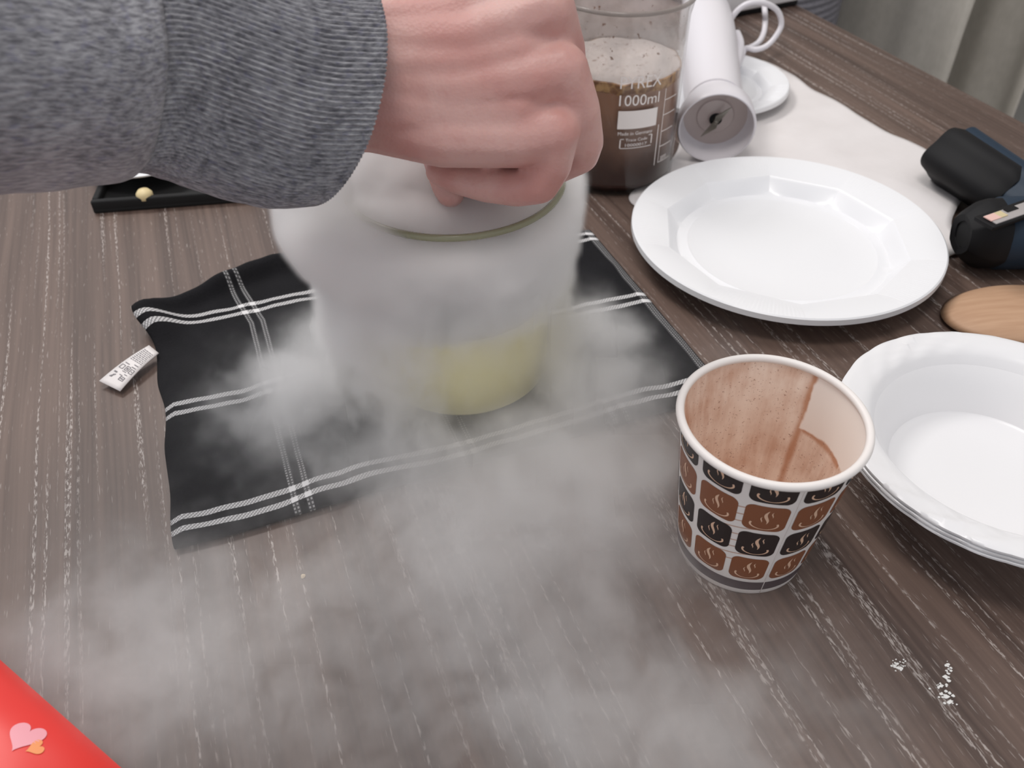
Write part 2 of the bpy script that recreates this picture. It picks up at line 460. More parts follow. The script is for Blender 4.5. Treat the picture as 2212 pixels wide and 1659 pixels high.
def curtain(name, label, s_at, g0, g1, seed, amp):
    n, m = 120, 24; V, F = [], []
    for j in range(m + 1):
        z = FLOOR_Z + 0.02 + (1.70 - FLOOR_Z) * j / m
        for i in range(n + 1):
            g = g0 + (g1 - g0) * i / n
            w = amp * (math.sin(g * 26 + seed) + 0.5 * math.sin(g * 61 + 1.7 * seed)) + 0.01 * nz(g * 6, z * 3, seed)
            V.append(SG(s_at + w, g, z))
    for j in range(m):
        for i in range(n): a = j * (n + 1) + i; F.append((a, a + 1, a + n + 2, a + n + 1))
    o = mesh_obj(name, V, F, M_curtain)
    md = o.modifiers.new('thickness', 'SOLIDIFY'); md.thickness = 0.003
    return tag(o, label, 'curtain', 'linen curtains beyond the table')
# right-hand edges of the two panels come from the photo (upright lines through these pixels)
def g_on_plane(u, v, s_at):
    d = ray(u, v); t = (s_at - CAM.dot(CV)) / d.dot(CV); return (CAM + d * t).dot(GV)
curtain('curtain', 'pale grey linen curtain panel hanging in front of its neighbour', 1.09, -2.5, g_on_plane(2068, 120, 1.09), 0.4, 0.006)
curtain('curtain', 'shaded grey linen curtain panel hanging behind its neighbour', 1.19, g_on_plane(2040, 120, 1.19), g_on_plane(2204, 235, 1.19), 2.1, 0.014)

# ribbed barrel chair beyond the table edge
chair_c = Vector((0.366, 1.465, 0))
chair = empty('barrel_chair', 'grey barrel chair with horizontal ribs beyond the table edge', 'chair', loc=(chair_c.x, chair_c.y, FLOOR_Z))
prof = []; z = -0.42
while z < 0.16:
    prof.append((0.17 + 0.0045 * abs(math.sin((z + 0.42) / 0.011 * math.pi)), z)); z += 0.00138
prof.append((0.15, 0.162)); prof.append((0.12, 0.16)); prof.append((0.12, -0.30)); prof.append((0.12, -0.42))
V, F, U = lathe_data(prof, 64, center=(chair_c.x, chair_c.y, 0), closed=True)
under(mesh_obj('backrest', V, F, M_ribchair), chair)
under(lathe('seat', [(0.0, -0.34), (0.115, -0.34), (0.118, -0.325), (0.11, -0.295), (0.0, -0.285)], M_ribchair, n=48, center=(chair_c.x, chair_c.y, 0)), chair)
for a in range(4):
    an = math.pi / 4 + a * math.pi / 2
    under(lathe('leg', [(0.010, FLOOR_Z), (0.016, -0.415)], M_black, n=16, center=(chair_c.x + 0.13 * math.cos(an), chair_c.y + 0.13 * math.sin(an), 0)), chair)

# ------------------------------------------------------------------ tea towel
def towel():
    s0, s1, t0, t1 = -0.0625, 0.2385, -0.515, -0.2885
    ns, nt = 170, 130; V, F, U = [], [], []
    def top_t(s):                       # far edge is not quite straight
        return t0 + 0.034 * max(0.0, 1 - (s + 0.066) / 0.085) ** 1.2 + 0.040 * max(0.0, (s - 0.06) / 0.18)
    for j in range(nt + 1):
        for i in range(ns + 1):
            s = s0 + (s1 - s0) * i / ns
            q = j / nt; tt = top_t(s) + (t1 - top_t(s)) * q
            wl = 0.004 * nz(s * 0, tt * 22, 3) * max(0, 1 - i / 18)          # wavy left edge
            wb = 0.0028 * nz(s * 16, 0, 8) * max(0, 1 - (nt - j) / 30)        # wavy near edge
            fold = 0.010 * math.exp(-((q - 0.035) / 0.030) ** 2) * math.exp(-((s - 0.01) / 0.09) ** 2)    # rolled far hem
            wl -= 0.0075 * math.exp(-((tt + 0.474) / 0.013) ** 2) * max(0, 1 - i / 22)
            roll = 0.013 * math.exp(-((s + 0.058) / 0.012) ** 2 - ((tt + 0.470) / 0.016) ** 2)
            edge = min(1.0, min(i, ns - i, j * 1.5, nt - j) / 3.0)
            z = 0.0016 + edge * (0.0022 + 0.0016 * nz(s * 28, tt * 28, 1) + 0.0012 * nz(s * 75, tt * 60, 5)) + fold + roll
            # flat where the beaker stands
            db = (SG(s, tt) - Vector((BX, BY, 0))).length
            z = 0.0024 + (z - 0.0024) * min(1.0, max(0.0, (db - 0.050) / 0.02)) if db < 0.07 else z
            sh = 0.012 * max(0, (-tt - 0.45) / 0.06) * math.exp(-((s + 0.0) / 0.04) ** 2)
            ca, cb = s - s0, tt - top_t(s)                                    # rounded far left corner
            rc0 = 0.009
            if ca < rc0 and cb < rc0:
                ex, ey = 1 - ca / rc0, 1 - cb / rc0; m_ = max(ex, ey); L_ = math.hypot(ex, ey)
                if L_ > 1e-6: wl += rc0 * ex * (1 - m_ / L_); wb += rc0 * ey * (1 - m_ / L_)
            V.append(SG(s + wl - 0.0, tt + wb, z)); U.append((s + sh, tt + 0.0035 * nz(s * 14, tt * 6, 2)))
    for j in range(nt):
        for i in range(ns): a = j * (ns + 1) + i; F.append((a, a + 1, a + ns + 2, a + ns + 1))
    o = mesh_obj('tea_towel', V, F, M_towel, uvs=U)
    md = o.modifiers.new('thickness', 'SOLIDIFY'); md.thickness = 0.0015; md.offset = -1
    tag(o, 'folded black tea towel with white double stripe checks under the fogging beaker', 'towel')
    return o
BX, BY = -0.028, 0.3775                 # fogging beaker axis
tow = towel()
def tag_label():
    A, B, Cc, Dd = (P(215, 824, 0.004), P(260, 846, 0.003), P(343, 764, 0.006), P(322, 747, 0.008))
    def q(u, v, dz=0.0):
        p = A.lerp(Dd, u).lerp(B.lerp(Cc, u), v); p = p.copy(); p.z += 0.0012 * math.sin(u * math.pi) + dz; return p
    n, m = 14, 4; V = [q(i / n, j / m) for j in range(m + 1) for i in range(n + 1)]
    F = [(j * (n + 1) + i, j * (n + 1) + i + 1, (j + 1) * (n + 1) + i + 1, (j + 1) * (n + 1) + i) for j in range(m) for i in range(n)]
    o = mesh_obj('care_label', V, F, M_tag, tow); md = o.modifiers.new('thickness', 'SOLIDIFY'); md.thickness = 0.0006
    o['label'] = 'white satin care label with small grey print'
    V, F = [], []
    def bar(u0, u1, v0, v1):
        k = len(V); V.extend([q(u0, v0, .0009), q(u1, v0, .0009), q(u1, v1, .0009), q(u0, v1, .0009)]); F.append((k, k + 1, k + 2, k + 3))
    def rect(u0, u1, v0, v1, w=0.010, h=0.03):
        bar(u0, u1, v0, v0 + h); bar(u0, u1, v1 - h, v1); bar(u0, u0 + w, v0, v1); bar(u1 - w, u1, v0, v1)
    rnd = random.Random(4)
    for i in range(9):                  # lines of small print across the label
        u = 0.60 + i * 0.035; v = 0.12
        while v < 0.86:
            w = rnd.uniform(0.06, 0.2); bar(u, u + 0.013, v, min(0.88, v + w)); v += w + 0.05
    for i, (u, v) in enumerate(((0.49, 0.14), (0.53, 0.60), (0.47, 0.60))): bar(u, u + 0.014, v, v + 0.26)
    rect(0.36, 0.45, 0.10, 0.32); rect(0.36, 0.46, 0.40, 0.62); rect(0.34, 0.44, 0.68, 0.90)
    bar(0.385, 0.43, 0.48, 0.54); bar(0.38, 0.40, 0.76, 0.82); bar(0.33, 0.34, 0.40, 0.62)
    for u, v in ((0.27, 0.12), (0.255, 0.12), (0.285, 0.62), (0.25, 0.44)): bar(u, u + 0.011, v, v + 0.16)
    rect(0.16, 0.24, 0.56, 0.80); bar(0.19, 0.21, 0.62, 0.74)
    for k in range(5): bar(0.15 + k * 0.016, 0.165 + k * 0.016, 0.14 + k * 0.03, 0.20 + k * 0.03)
    bar(0.15, 0.22, 0.22, 0.25)
    po = mesh_obj('print', V, F, M_ink, o, smooth=False)
tag_label()

# ------------------------------------------------------------------ glass beakers
def beaker(name, label, cx, cy, r, H, rimr, rim_mat, z0=0.0, spout=None):
    e = empty(name, label, 'beaker', loc=(cx, cy, z0))
    w = 0.0016
    out = [(0.0, 0.0), (r - 0.006, 0.0), (r - 0.002, 0.0015), (r, 0.006), (r, H - 0.012), (r + 0.0015, H - 0.005), (rimr, H)]
    inn = [(rimr - w, H), (r - w, H - 0.010), (r - w, 0.008), (r - 0.007, 0.003), (0.0, 0.003)]
    def rf(rr, z, a, i):
        if spout is None or z < H - 0.016: return rr
        k = math.exp(-((math.atan2(math.sin(a - spout), math.cos(a - spout))) / 0.16) ** 2) * (z - (H - 0.016)) / 0.016
        return rr + 0.009 * k
    V, F, U = lathe_data(out + inn, 128, rfun=rf)
    g = mesh_obj('glass_wall', V, F, M_glass, e, uvs=U, autosmooth=50)
    # rolled rim
    V, F = [], []; n, m = 128, 8; a0 = 0.0017
    for k in range(n):
        a = 2 * math.pi * k / n; R0 = rf(rimr - w / 2, H, a, 0)
        for j in range(m):
            b = 2 * math.pi * j / m; rr = R0 + a0 * math.cos(b); V.append((rr * math.cos(a), rr * math.sin(a), H + a0 * math.sin(b)))
    for k in range(n):
        for j in range(m): F.append((k * m + j, ((k + 1) % n) * m + j, ((k + 1) % n) * m + (j + 1) % m, k * m + (j + 1) % m))
    mesh_obj('rim', V, F, rim_mat, e)
    return e
bk1 = beaker('glass_beaker', 'glass beaker overflowing with white fog on the black towel', BX, BY, 0.0505, 0.122, 0.0545, M_rim, 0.0028)
lq = lathe('yellow_liquid', [(0.0, 0.0035), (0.044, 0.0035), (0.0482, 0.008), (0.0482, 0.056), (0.047, 0.0575), (0.0, 0.0575)], M_yellow, bk1, n=64)
lq['label'] = 'pale yellow liquid'

RX, RY, RR, RH = 0.0813, 0.6267, 0.048, 0.1366
bk2 = beaker('glass_beaker', 'glass measuring beaker half full of brown cocoa beside the white plate', RX, RY, RR, RH, 0.0502, M_rim2, 0.0, math.radians(-150))
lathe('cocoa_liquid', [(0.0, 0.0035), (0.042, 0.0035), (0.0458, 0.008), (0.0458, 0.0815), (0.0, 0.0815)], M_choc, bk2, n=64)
def foam_z(r, z, a, i): return z + (0.0022 * nz(math.cos(a) * 4 + r * 60, math.sin(a) * 4, 2) if i in (1, 2, 3, 4) else 0)
lathe('cocoa_foam', [(0.0, 0.0816), (0.0459, 0.0812), (0.0460, 0.0880), (0.043, 0.0893), (0.03, 0.0875), (0.0, 0.087)], M_foam, bk2, n=96, zfun=foam_z)
lathe_open('milky_smear', [(0.0461, 0.0100), (0.0461, 0.060), (0.0461, 0.0885), (0.0461, 0.100), (0.0461, 0.112), (0.0461, 0.124), (0.0461, 0.131)], M_smear, bk2, n=96)
def cyl_print(name, r, quads=(), texts=(), m=None, parent=None):
    """flat print on an upright cylinder; quads: (a0, a1, z0, z1) in degrees / metres; texts: (string, a_left, a_right, z_base, cap_height)"""
    V, F = [], []
    for a0, a1, z0, z1, *rot in quads:
        n = max(1, int(abs(a1 - a0) / 3)); k = len(V)
        for i in range(n + 1):
            a = math.radians(a0 + (a1 - a0) * i / n); dz = (rot[0] * i / n) if rot else 0
            V += [(r * math.cos(a), r * math.sin(a), z0 + dz), (r * math.cos(a), r * math.sin(a), z1 + dz)]
        F += [(k + 2 * i, k + 2 * i + 2, k + 2 * i + 3, k + 2 * i + 1) for i in range(n)]
    for s, a0, a1, zb, h, *vert in texts:
        cu = bpy.data.curves.new('lettering', 'FONT'); cu.body = s; cu.size = 1.0; cu.resolution_u = 3
        to = bpy.data.objects.new('lettering', cu); col.objects.link(to)
        dg = bpy.context.evaluated_depsgraph_get(); me = bpy.data.meshes.new_from_object(to.evaluated_get(dg))
        bpy.data.objects.remove(to); bpy.data.curves.remove(cu)
        pts = [v.co.copy() for v in me.vertices]; fs = [tuple(p.vertices) for p in me.polygons]; bpy.data.meshes.remove(me)
        if not pts: continue
        x0 = min(p.x for p in pts); x1 = max(p.x for p in pts); y1 = max(p.y for p in pts); y0 = min(0.0, min(p.y for p in pts)); k = len(V)
        for p in pts:
            if vert:                    # reading upwards: width runs along z
                zz = zb + (p.x - x0) / (x1 - x0) * h; a = math.radians(a1 + (a0 - a1) * (p.y / y1))
            else:
                a = math.radians(a0 + (a1 - a0) * (p.x - x0) / (x1 - x0)); zz = zb + p.y / y1 * h
            V.append((r * math.cos(a), r * math.sin(a), zz))
        F += [tuple(i + k for i in f) for f in fs]
    return mesh_obj(name, V, F, m, parent, smooth=False)
q = []
q.append((-94.6, -58.8, 0.0564, 0.0700))                                       # white writing field
for zt in (0.0736, 0.0622, 0.0495, 0.0376, 0.0249): q.append((-51.2, -34.6, zt - 0.0003, zt + 0.0003))
q.append((-51.6, -51.0, 0.0246, 0.0820)); q.append((-56.0, -55.2, 0.0235, 0.056))
q += [(-91.6, -90.6, 0.0416, 0.0480), (-62.6, -61.6, 0.0430, 0.0500), (-90.8, -62.0, 0.0412, 0.0417), (-91.2, -88.0, 0.0483, 0.0488), (-65.5, -62.0, 0.0497, 0.0502)]
cyl_print('white_scale_print', RR + 0.0004, q, [
    ('PYREX', -94.8, -57.8, 0.0862, 0.0086), ('1000ml', -94.6, -58.4, 0.0738, 0.0078), ('Made in Germany', -93.6, -62.0, 0.0516, 0.0026),
    ('Trace Code', -86.5, -66.5, 0.0468, 0.0022), ('10000017', -86.5, -66.5, 0.0428, 0.0022), ('approx', -48.5, -40.0, 0.0258, 0.0032)], M_enamel, bk2)

# ------------------------------------------------------------------ paper cup
CX, CY, CH = 0.108, 0.2511, 0.0847
cup = empty('paper_cup', 'paper cup printed with brown coffee squares, cocoa stained inside', 'cup', loc=(CX, CY, 0))
def cr_(z): return 0.0293 + (0.038 - 0.0293) * z / 0.083
lathe('cup_wall', [(cr_(0) - 0.0012, 0.0), (cr_(0) - 0.0004, 0.0), (cr_(0), 0.0006)] + [(cr_(z), z) for z in np.linspace(0.002, 0.083, 12)], M_paper, cup, n=128)
# (open at the top: inner liner is its own part)
ins = [(cr_(z) - 0.0005, z) for z in np.linspace(0.083, 0.006, 16)] + [(0.015, 0.006), (0.0, 0.006)]
lathe_open('cup_inside', ins, M_cupin, cup, n=180)
V, F = [], []; n, m = 128, 12
for k in range(n):
    a = 2 * math.pi * k / n
    for j in range(m):
        b = 2 * math.pi * j / m; rr = 0.0382 + 0.0018 * math.cos(b); V.append((rr * math.cos(a), rr * math.sin(a), 0.0828 + 0.0019 * math.sin(b)))
for k in range(n):
    for j in range(m): F.append((k * m + j, ((k + 1) % n) * m + j, ((k + 1) % n) * m + (j + 1) % m, k * m + (j + 1) % m))
mesh_obj('rolled_rim', V, F, M_paper, cup)
# remove the caps that lathe() closed the wall with
def drop_ngons(o, keep_min=None):
    bm = bmesh.new(); bm.from_mesh(o.data)
    bmesh.ops.delete(bm, geom=[f for f in bm.faces if len(f.verts) > 4 and (keep_min is None or f.calc_center_median().z > keep_min)], context='FACES')
    bm.to_mesh(o.data); bm.free()
drop_ngons([c for c in cup.children if c.name.startswith('cup_wall')][0])
def cone_pt(a, z, off): r = cr_(z) + off; return (r * math.cos(a), r * math.sin(a), z)
def cup_print():
    parts = {'dark': ([], []), 'brown': ([], []), 'cream': ([], []), 'band': ([], []), 'line': ([], [])}
    def poly_grid(key, outline, a_c, z_c, off):
        """outline points (da in metres around, dz); fan from the centre, subdivided so that it follows the cone"""
        dense = []
        for (xa, ya), (xb, yb) in zip(outline, outline[1:] + outline[:1]):
            mseg = max(1, int(math.hypot(xb - xa, yb - ya) / 0.0009))
            dense += [(xa + (xb - xa) * i / mseg, ya + (yb - ya) * i / mseg) for i in range(mseg)]
        outline = dense
        V, F = parts[key]; k = len(V); n = len(outline); R = 7
        for i in range(1, R + 1):
            for (x, y) in outline:
                z = z_c + y * i / R; V.append(cone_pt(a_c + x * i / R / cr_(z_c), z, off))
        V.append(cone_pt(a_c, z_c, off)); c = len(V) - 1
        for i in range(R - 1):
            for j in range(n): l = (j + 1) % n; F.append((k + i * n + j, k + (i + 1) * n + j, k + (i + 1) * n + l, k + i * n + l))
        for j in range(n): F.append((c, k + j, k + (j + 1) % n))
    def ribbon(key, pts, widths, a_c, z_c, off):
        V, F = parts[key]; k = len(V); n = len(pts)
        for i, (x, y) in enumerate(pts):
            x0, y0 = pts[max(0, i - 1)]; x1, y1 = pts[min(n - 1, i + 1)]; dx, dy = x1 - x0, y1 - y0; L = math.hypot(dx, dy) or 1
            nx, ny = -dy / L, dx / L; w = widths[i] / 2
            for sg in (1, -1): V.append(cone_pt(a_c + (x + nx * w * sg) / cr_(z_c), z_c + y + ny * w * sg, off))
        F += [(k + 2 * i, k + 2 * i + 2, k + 2 * i + 3, k + 2 * i + 1) for i in range(n - 1)]
    def rsq(w, h, r, n=6):
        out = []
        for cx_, cy_, a0 in ((w / 2 - r, h / 2 - r, 0), (-w / 2 + r, h / 2 - r, 90), (-w / 2 + r, -h / 2 + r, 180), (w / 2 - r, -h / 2 + r, 270)):
            for i in range(n + 1):
                a = math.radians(a0 + 90 * i / n); out.append((cx_ + r * math.cos(a), cy_ + r * math.sin(a)))
        return out
    step = 2 * math.pi / 11
    for c in range(11):
        a_c = math.radians(-101.0) + c * step
        for rix, z_c in enumerate((0.0790, 0.0600, 0.0408, 0.0214)):
            key = 'dark' if rix % 2 == 0 else 'brown'
            w = cr_(z_c) * step * 0.86; h = 0.0168
            if rix == 0: poly_grid(key, [(x, min(y, 0.0026)) for x, y in rsq(w, h, 0.0034)], a_c, z_c, 0.00012)
            else: poly_grid(key, rsq(w, h, 0.0034), a_c, z_c, 0.00012)
            zt = 1.0 if rix else 0.0
            # steam: a tall S with two thin strokes beside it
            def S(x0, y0, hh, wid, amp):
                ps = [(x0 + amp * math.sin(t * 2 * math.pi + 0.6), y0 + hh * t) for t in np.linspace(0, 1, 14)]
                if not rix: ps = [(x, min(y, 0.0026)) for x, y in ps]
                ribbon('cream', ps, [wid * math.sin(math.pi * min(1, max(0.03, t))) for t in np.linspace(0, 1, 14)], a_c, z_c, 0.00024)
            S(0.0003, -0.0032, 0.0092, 0.0014, 0.0007); S(-0.0016, -0.0024, 0.0040, 0.0005, 0.0003); S(0.0022, 0.0014, 0.0040, 0.0005, 0.0003)
            # saucer: a thin crescent, thicker at its ends
            ps = [(0.0056 * w / 0.0175 * math.cos(t), -0.0040 + 0.0030 * math.sin(t)) for t in np.linspace(math.pi * 0.88, math.pi * 2.12, 26)]
            ribbon('cream', ps, [0.00030 + 0.0006 * abs(math.cos(t)) ** 1.5 for t in np.linspace(math.pi, 2 * math.pi, 26)], a_c, z_c, 0.00024)
    V, F = parts['band']; n = 128
    for k in range(n):
        a = 2 * math.pi * k / n; V += [cone_pt(a, 0.0040, 0.00012), cone_pt(a, 0.0105, 0.00012)]
    F += [(2 * k, (2 * k + 2) % (2 * n), (2 * k + 3) % (2 * n), 2 * k + 1) for k in range(n)]
    # fine drawn contour lines of the large cup motif between two columns
    for j in range(9):
        ps = [(cr_(0.05) * math.radians(t), 0.004 * math.sin((t + 6) / 30)) for t in np.linspace(-30, 12, 22)]
        ribbon('line', ps, [0.0006] * 22, math.radians(-112.0), 0.026 + j * 0.0048, 0.00006)
    mm = {'dark': M_pblack, 'brown': M_pbrown, 'cream': M_pcream, 'band': M_pband, 'line': M_pline}
    VV, FF, FM, ms = [], [], [], []
    for i, (k, (V, F)) in enumerate(parts.items()):
        b = len(VV); VV += V; FF += [tuple(x + b for x in f) for f in F]; FM += [i] * len(F); ms.append(mm[k])
    o = mesh_obj('coffee_print', VV, FF, None, cup, mats=ms, fmat=FM)
    o['label'] = 'rounded dark and brown squares with steaming coffee saucers'
cup_print()
# overlap seam of the paper
seam = [cone_pt(math.radians(-84.0) , z, 0.0002) for z in np.linspace(0.001, 0.081, 12)]
tube('paper_seam', seam, 0.00018, M_paper, cup, n=5, sub=2)

# ------------------------------------------------------------------ plates and bowls
def polyr(a, n, ph):
    s = 2 * math.pi / n; x = ((a - ph) % s) - s / 2
    return math.cos(s / 2) / math.cos(x)
def dinner_plate(name, label, cx, cy, R, H, z0, n_side, m, group=None, ph=0.2):
    k = R / 0.104
    prof = [(0.0, 0.0020), (0.040 * k, 0.0020), (0.062 * k, 0.0020), (0.064 * k, 0.0026), (0.066 * k, 0.0020), (0.0715 * k, 0.0022), (0.0745 * k, 0.0040), (0.0795 * k, H * 0.62),
            (0.0815 * k, H * 0.72), (0.0840 * k, H * 0.755), (0.092 * k, H * 0.90), (0.1005 * k, H * 0.985), (0.103 * k, H), (0.1040 * k, H - 0.0008), (0.1042 * k, H - 0.0045),
            (0.1032 * k, H - 0.0045), (0.1028 * k, H - 0.0018), (0.100 * k, H - 0.0020), (0.084 * k, H * 0.755 - 0.0014), (0.0815 * k, H * 0.72 - 0.0016), (0.0795 * k, H * 0.62 - 0.0016),
            (0.0755 * k, 0.0006), (0.073 * k, 0.0), (0.066 * k, 0.0), (0.0, 0.0008)]
    poly = {6: .7, 7: 1, 8: 1, 9: 1, 10: .55, 18: 1, 19: 1, 20: 1, 21: .7}
    def rf(r, z, a, i): w = poly.get(i, 0.0); return r * (1 + w * (polyr(a, n_side, ph) * 1.012 - 1))
    def zf(r, z, a, i):
        if i in (10, 11):               # fine ribs stamped into every other flange section
            sec = int(((a - ph) % (2 * math.pi)) / (2 * math.pi / n_side))
            if sec % 2 == 0: return z + 0.00022 * math.sin(a * 260)
        return z
    o = lathe(name, prof, m, n=720, rfun=rf, zfun=zf, autosmooth=28)
    o.location = (cx, cy, z0); tag(o, label, 'plate', group); return o
dinner_plate('dinner_plate', 'large white plastic plate with faceted rim lying on the white sheet', 0.1876, 0.5016, 0.1042, 0.0180, 0.0030, 10, M_white)
dinner_plate('dessert_plate', 'small white plastic plate under the hand blender', 0.184, 0.772, 0.0735, 0.0115, 0.0036, 10, M_white, ph=0.45)

def foam_bowl(label, cx, cy, z0, top):
    R = 0.0774; H = 0.0345
    prof = [(0.0, 0.0022), (0.030, 0.0022), (0.0435, 0.0024), (0.0465, 0.0040), (0.0490, 0.0085), (0.0545, 0.0190), (0.0590, 0.0265), (0.0615, 0.0305), (0.0640, 0.0325),
            (0.0670, 0.0335), (0.0705, 0.0342), (0.0740, 0.0346), (0.0765, H), (0.0774, H - 0.0006), (0.0774, H - 0.0016), (0.0765, H - 0.0016), (0.069, H - 0.0022), (0.064, 0.0308),
            (0.0605, 0.0285), (0.053, 0.0185), (0.0475, 0.0080), (0.0450, 0.0), (0.0420, 0.0), (0.041, 0.0008), (0.0, 0.0008)]
    # swirled flutes pressed into parts of the flange
    def flute(a, r):
        x = a + (r - 0.062) * 26.0; g = 0.5 + 0.5 * math.cos(3 * x); return g ** 1.5 * math.sin(24 * x)
    def zf(r, z, a, i): return z + (0.0011 * flute(a, r) * min(1, (r - 0.062) / 0.005) * min(1, max(0, (0.0776 - r) / 0.003)) if 8 <= i <= 12 else 0)
    def rf(r, z, a, i): return r * (1 + 0.006 * abs(math.sin(12 * (a + (r - .062) * 26))) * (0.5 + 0.5 * math.cos(3 * a)) if 12 <= i <= 15 else 1)
    o = lathe('foam_bowl', prof, M_bowl, n=360, rfun=rf, zfun=zf, autosmooth=50)
    o.location = (cx, cy, z0); tag(o, label, 'bowl', 'stacked white bowls'); return o
foam_bowl('lowest bowl of the white stack with fluted rims, standing on the table', 0.237, 0.285, 0.0, False)
foam_bowl('middle bowl of the white stack with fluted rims', 0.2366, 0.2853, 0.0024, False)
foam_bowl('topmost empty bowl of the white stack with fluted rims', 0.237, 0.285, 0.0048, True)

# ------------------------------------------------------------------ white sheet under the plate and blender
outl = [P(u, v)[:2] for u, v in ((1358, 430), (1420, 380), (1462, 330), (1470, 280), (1480, 220), (1560, 150), (1640, 140), (1705, 170), (1752, 202), (1800, 226), (1850, 264), (1906, 297), (1962, 318),
        (2012, 346), (2042, 388), (2076, 432), (2062, 462), (2050, 500), (2074, 545), (2030, 562), (1900, 600), (1700, 600), (1520, 540), (1420, 475))]
bd = resample(outl, 240)
def sheet_z(x, y):
    b = 0.0018 + 0.0006 * nz(x * 30, y * 30, 4)
    far = min(1.0, max(0.0, (math.hypot(x - 0.1876, y - 0.5016) - 0.112) / 0.03)) * min(1, max(0, (math.hypot(x - 0.184, y - 0.772) - 0.075) / 0.03)) * min(1, max(0, (math.hypot(x - RX, y - RY) - 0.05) / 0.03))
    far *= min(1, max(0, (x - 0.18) / 0.06))
    return b + far * (0.0035 + 0.0035 * nz(x * 18, y * 18, 7))
V, F = fan_patch(bd, 26, sheet_z, 0.0012)
tag(mesh_obj('paper_sheet', V, F, M_sheet), 'soft creased white paper sheet spread under the plates', 'paper')

# ------------------------------------------------------------------ hand blender
ax0 = Vector((0.1625, 0.629, 0.0325)); axd = Vector((0.115, 0.985, 0.095)).normalized()
blend = empty('hand_blender', 'white hand blender lying on its side, blade end facing out', 'blender', loc=(ax0.x, ax0.y, 0.0))
def along(o):                           # local z of a lathe -> blender axis
    up = axd; xx = Vector((0, 0, 1)).cross(up).normalized(); yy = up.cross(xx)
    M = Matrix(((xx.x, yy.x, up.x, ax0.x), (xx.y, yy.y, up.y, ax0.y), (xx.z, yy.z, up.z, ax0.z), (0, 0, 0, 1)))
    o.data.transform(M); return under(o, blend)
along(lathe('bell_guard', [(0.0285, 0.0), (0.0295, -0.0003), (0.0305, 0.0015), (0.0305, 0.006), (0.0300, 0.016), (0.0265, 0.026), (0.0230, 0.034), (0.0, 0.034)][:-1] + [(0.0185, 0.034), (0.0185, 0.030), (0.024, 0.022), (0.0275, 0.014), (0.0282, 0.004), (0.0285, 0.0)], M_blender, n=96))
drop_ngons([c for c in blend.children if c.name.startswith('bell_guard')][0])
along(lathe('bell_floor', [(0.0, 0.0150), (0.0055, 0.0150), (0.0060, 0.0170), (0.0140, 0.0185), (0.0150, 0.0200), (0.0262, 0.0195), (0.0262, 0.0205), (0.0, 0.0225)], M_bell_in, n=64))
along(lathe('bearing_hole', [(0.0, 0.0140), (0.0050, 0.0140), (0.0050, 0.0155), (0.0, 0.0155)], M_hole, n=24))
body = [(0.0190, 0.033), (0.0235, 0.036), (0.0238, 0.060), (0.0242, 0.100), (0.0256, 0.140), (0.0252, 0.175), (0.0232, 0.205), (0.0218, 0.216)]
along(lathe('motor_body', body, M_blender, n=64))
along(lathe('seam_ring', [(0.0219, 0.2155), (0.0221, 0.2165), (0.0219, 0.2175)], M_seam, n=64))
along(lathe('handle_cap', [(0.0214, 0.2170), (0.0205, 0.235), (0.0188, 0.265), (0.0185, 0.330), (0.0165, 0.350), (0.010, 0.357), (0.0, 0.358)], M_blender, n=64))
# two-winged blade, seen end on
V = [(-0.0020, 0.0165, 0.0), (0.0034, 0.0040, 0.0), (0.0018, 0.0, 0.0), (0.0020, -0.0165, 0.0), (-0.0034, -0.0040, 0.0), (-0.0018, 0.0, 0.0)]
bl = mesh_obj('blade', V + [(x, y, 0.0012) for x, y, z in V], [(0, 1, 2, 3, 4, 5), (11, 10, 9, 8, 7, 6)] + [(i, 6 + i, 6 + (i + 1) % 6, (i + 1) % 6) for i in range(6)], M_steel, smooth=False)
bl.data.transform(Matrix.Translation((0, 0, 0.0095)) @ Matrix.Rotation(math.radians(30), 4, 'Z')); along(bl)
along(lathe('blade_hub', [(0.0, 0.0088), (0.0018, 0.0090), (0.0022, 0.0110), (0.0022, 0.0150)], M_steel, n=16))
# side grip strip and power cord loop
gp = [P(1590, 72, 0.045), P(1598, 95, 0.040), P(1594, 125, 0.034), P(1580, 150, 0.030)]
under(tube('grip_strip', gp, 0.0042, M_blender, n=10), blend)
cord = [P(1592, 150, 0.012), P(1604, 118, 0.016), P(1612, 104, 0.020), P(1632, 107, 0.022), P(1656, 99, 0.026), P(1676, 78, 0.034), P(1688, 52, 0.044), P(1680, 24, 0.056), P(1655, 8, 0.064), P(1622, 6, 0.066), P(1596, 20, 0.060), P(1578, 44, 0.050), P(1572, 66, 0.042), P(1574, 84, 0.036)]
under(tube('power_cord', cord, 0.0026, M_blender, n=10, sub=10), blend)
cord2 = [P(1604, 108, 0.012), P(1622, 102, 0.014), P(1640, 90, 0.018), P(1650, 70, 0.022), P(1653, 45, 0.030), P(1652, 22, 0.040), P(1648, -10, 0.040)]
under(tube('power_cord', cord2, 0.0028, M_blender, n=10, sub=10), blend)

# white carton behind the blender
cA, cB = P(1560, 47), P(1716, 16)
dr = (cB - cA).normalized(); pr_ = Vector((-dr.y, dr.x, 0)); ctr = (cA + cB) / 2 + pr_ * 0.075
Mx = Matrix(((dr.x, pr_.x, 0, ctr.x), (dr.y, pr_.y, 0, ctr.y), (0, 0, 1, 0), (0, 0, 0, 1)))
cart = empty('flat_carton', 'flat white carton at the far end of the table', 'box')
box('carton_shadow', (0.118, 0.142, 0.006), M_black, cart, Mx @ Matrix.Translation((0, 0, 0.0035)), 0.001)  # black slab imitating the dark shadow beneath the carton
box('carton_lid', (0.128, 0.150, 0.026), M_whitematte, cart, Mx @ Matrix.Translation((0, 0, 0.0200)), 0.002)

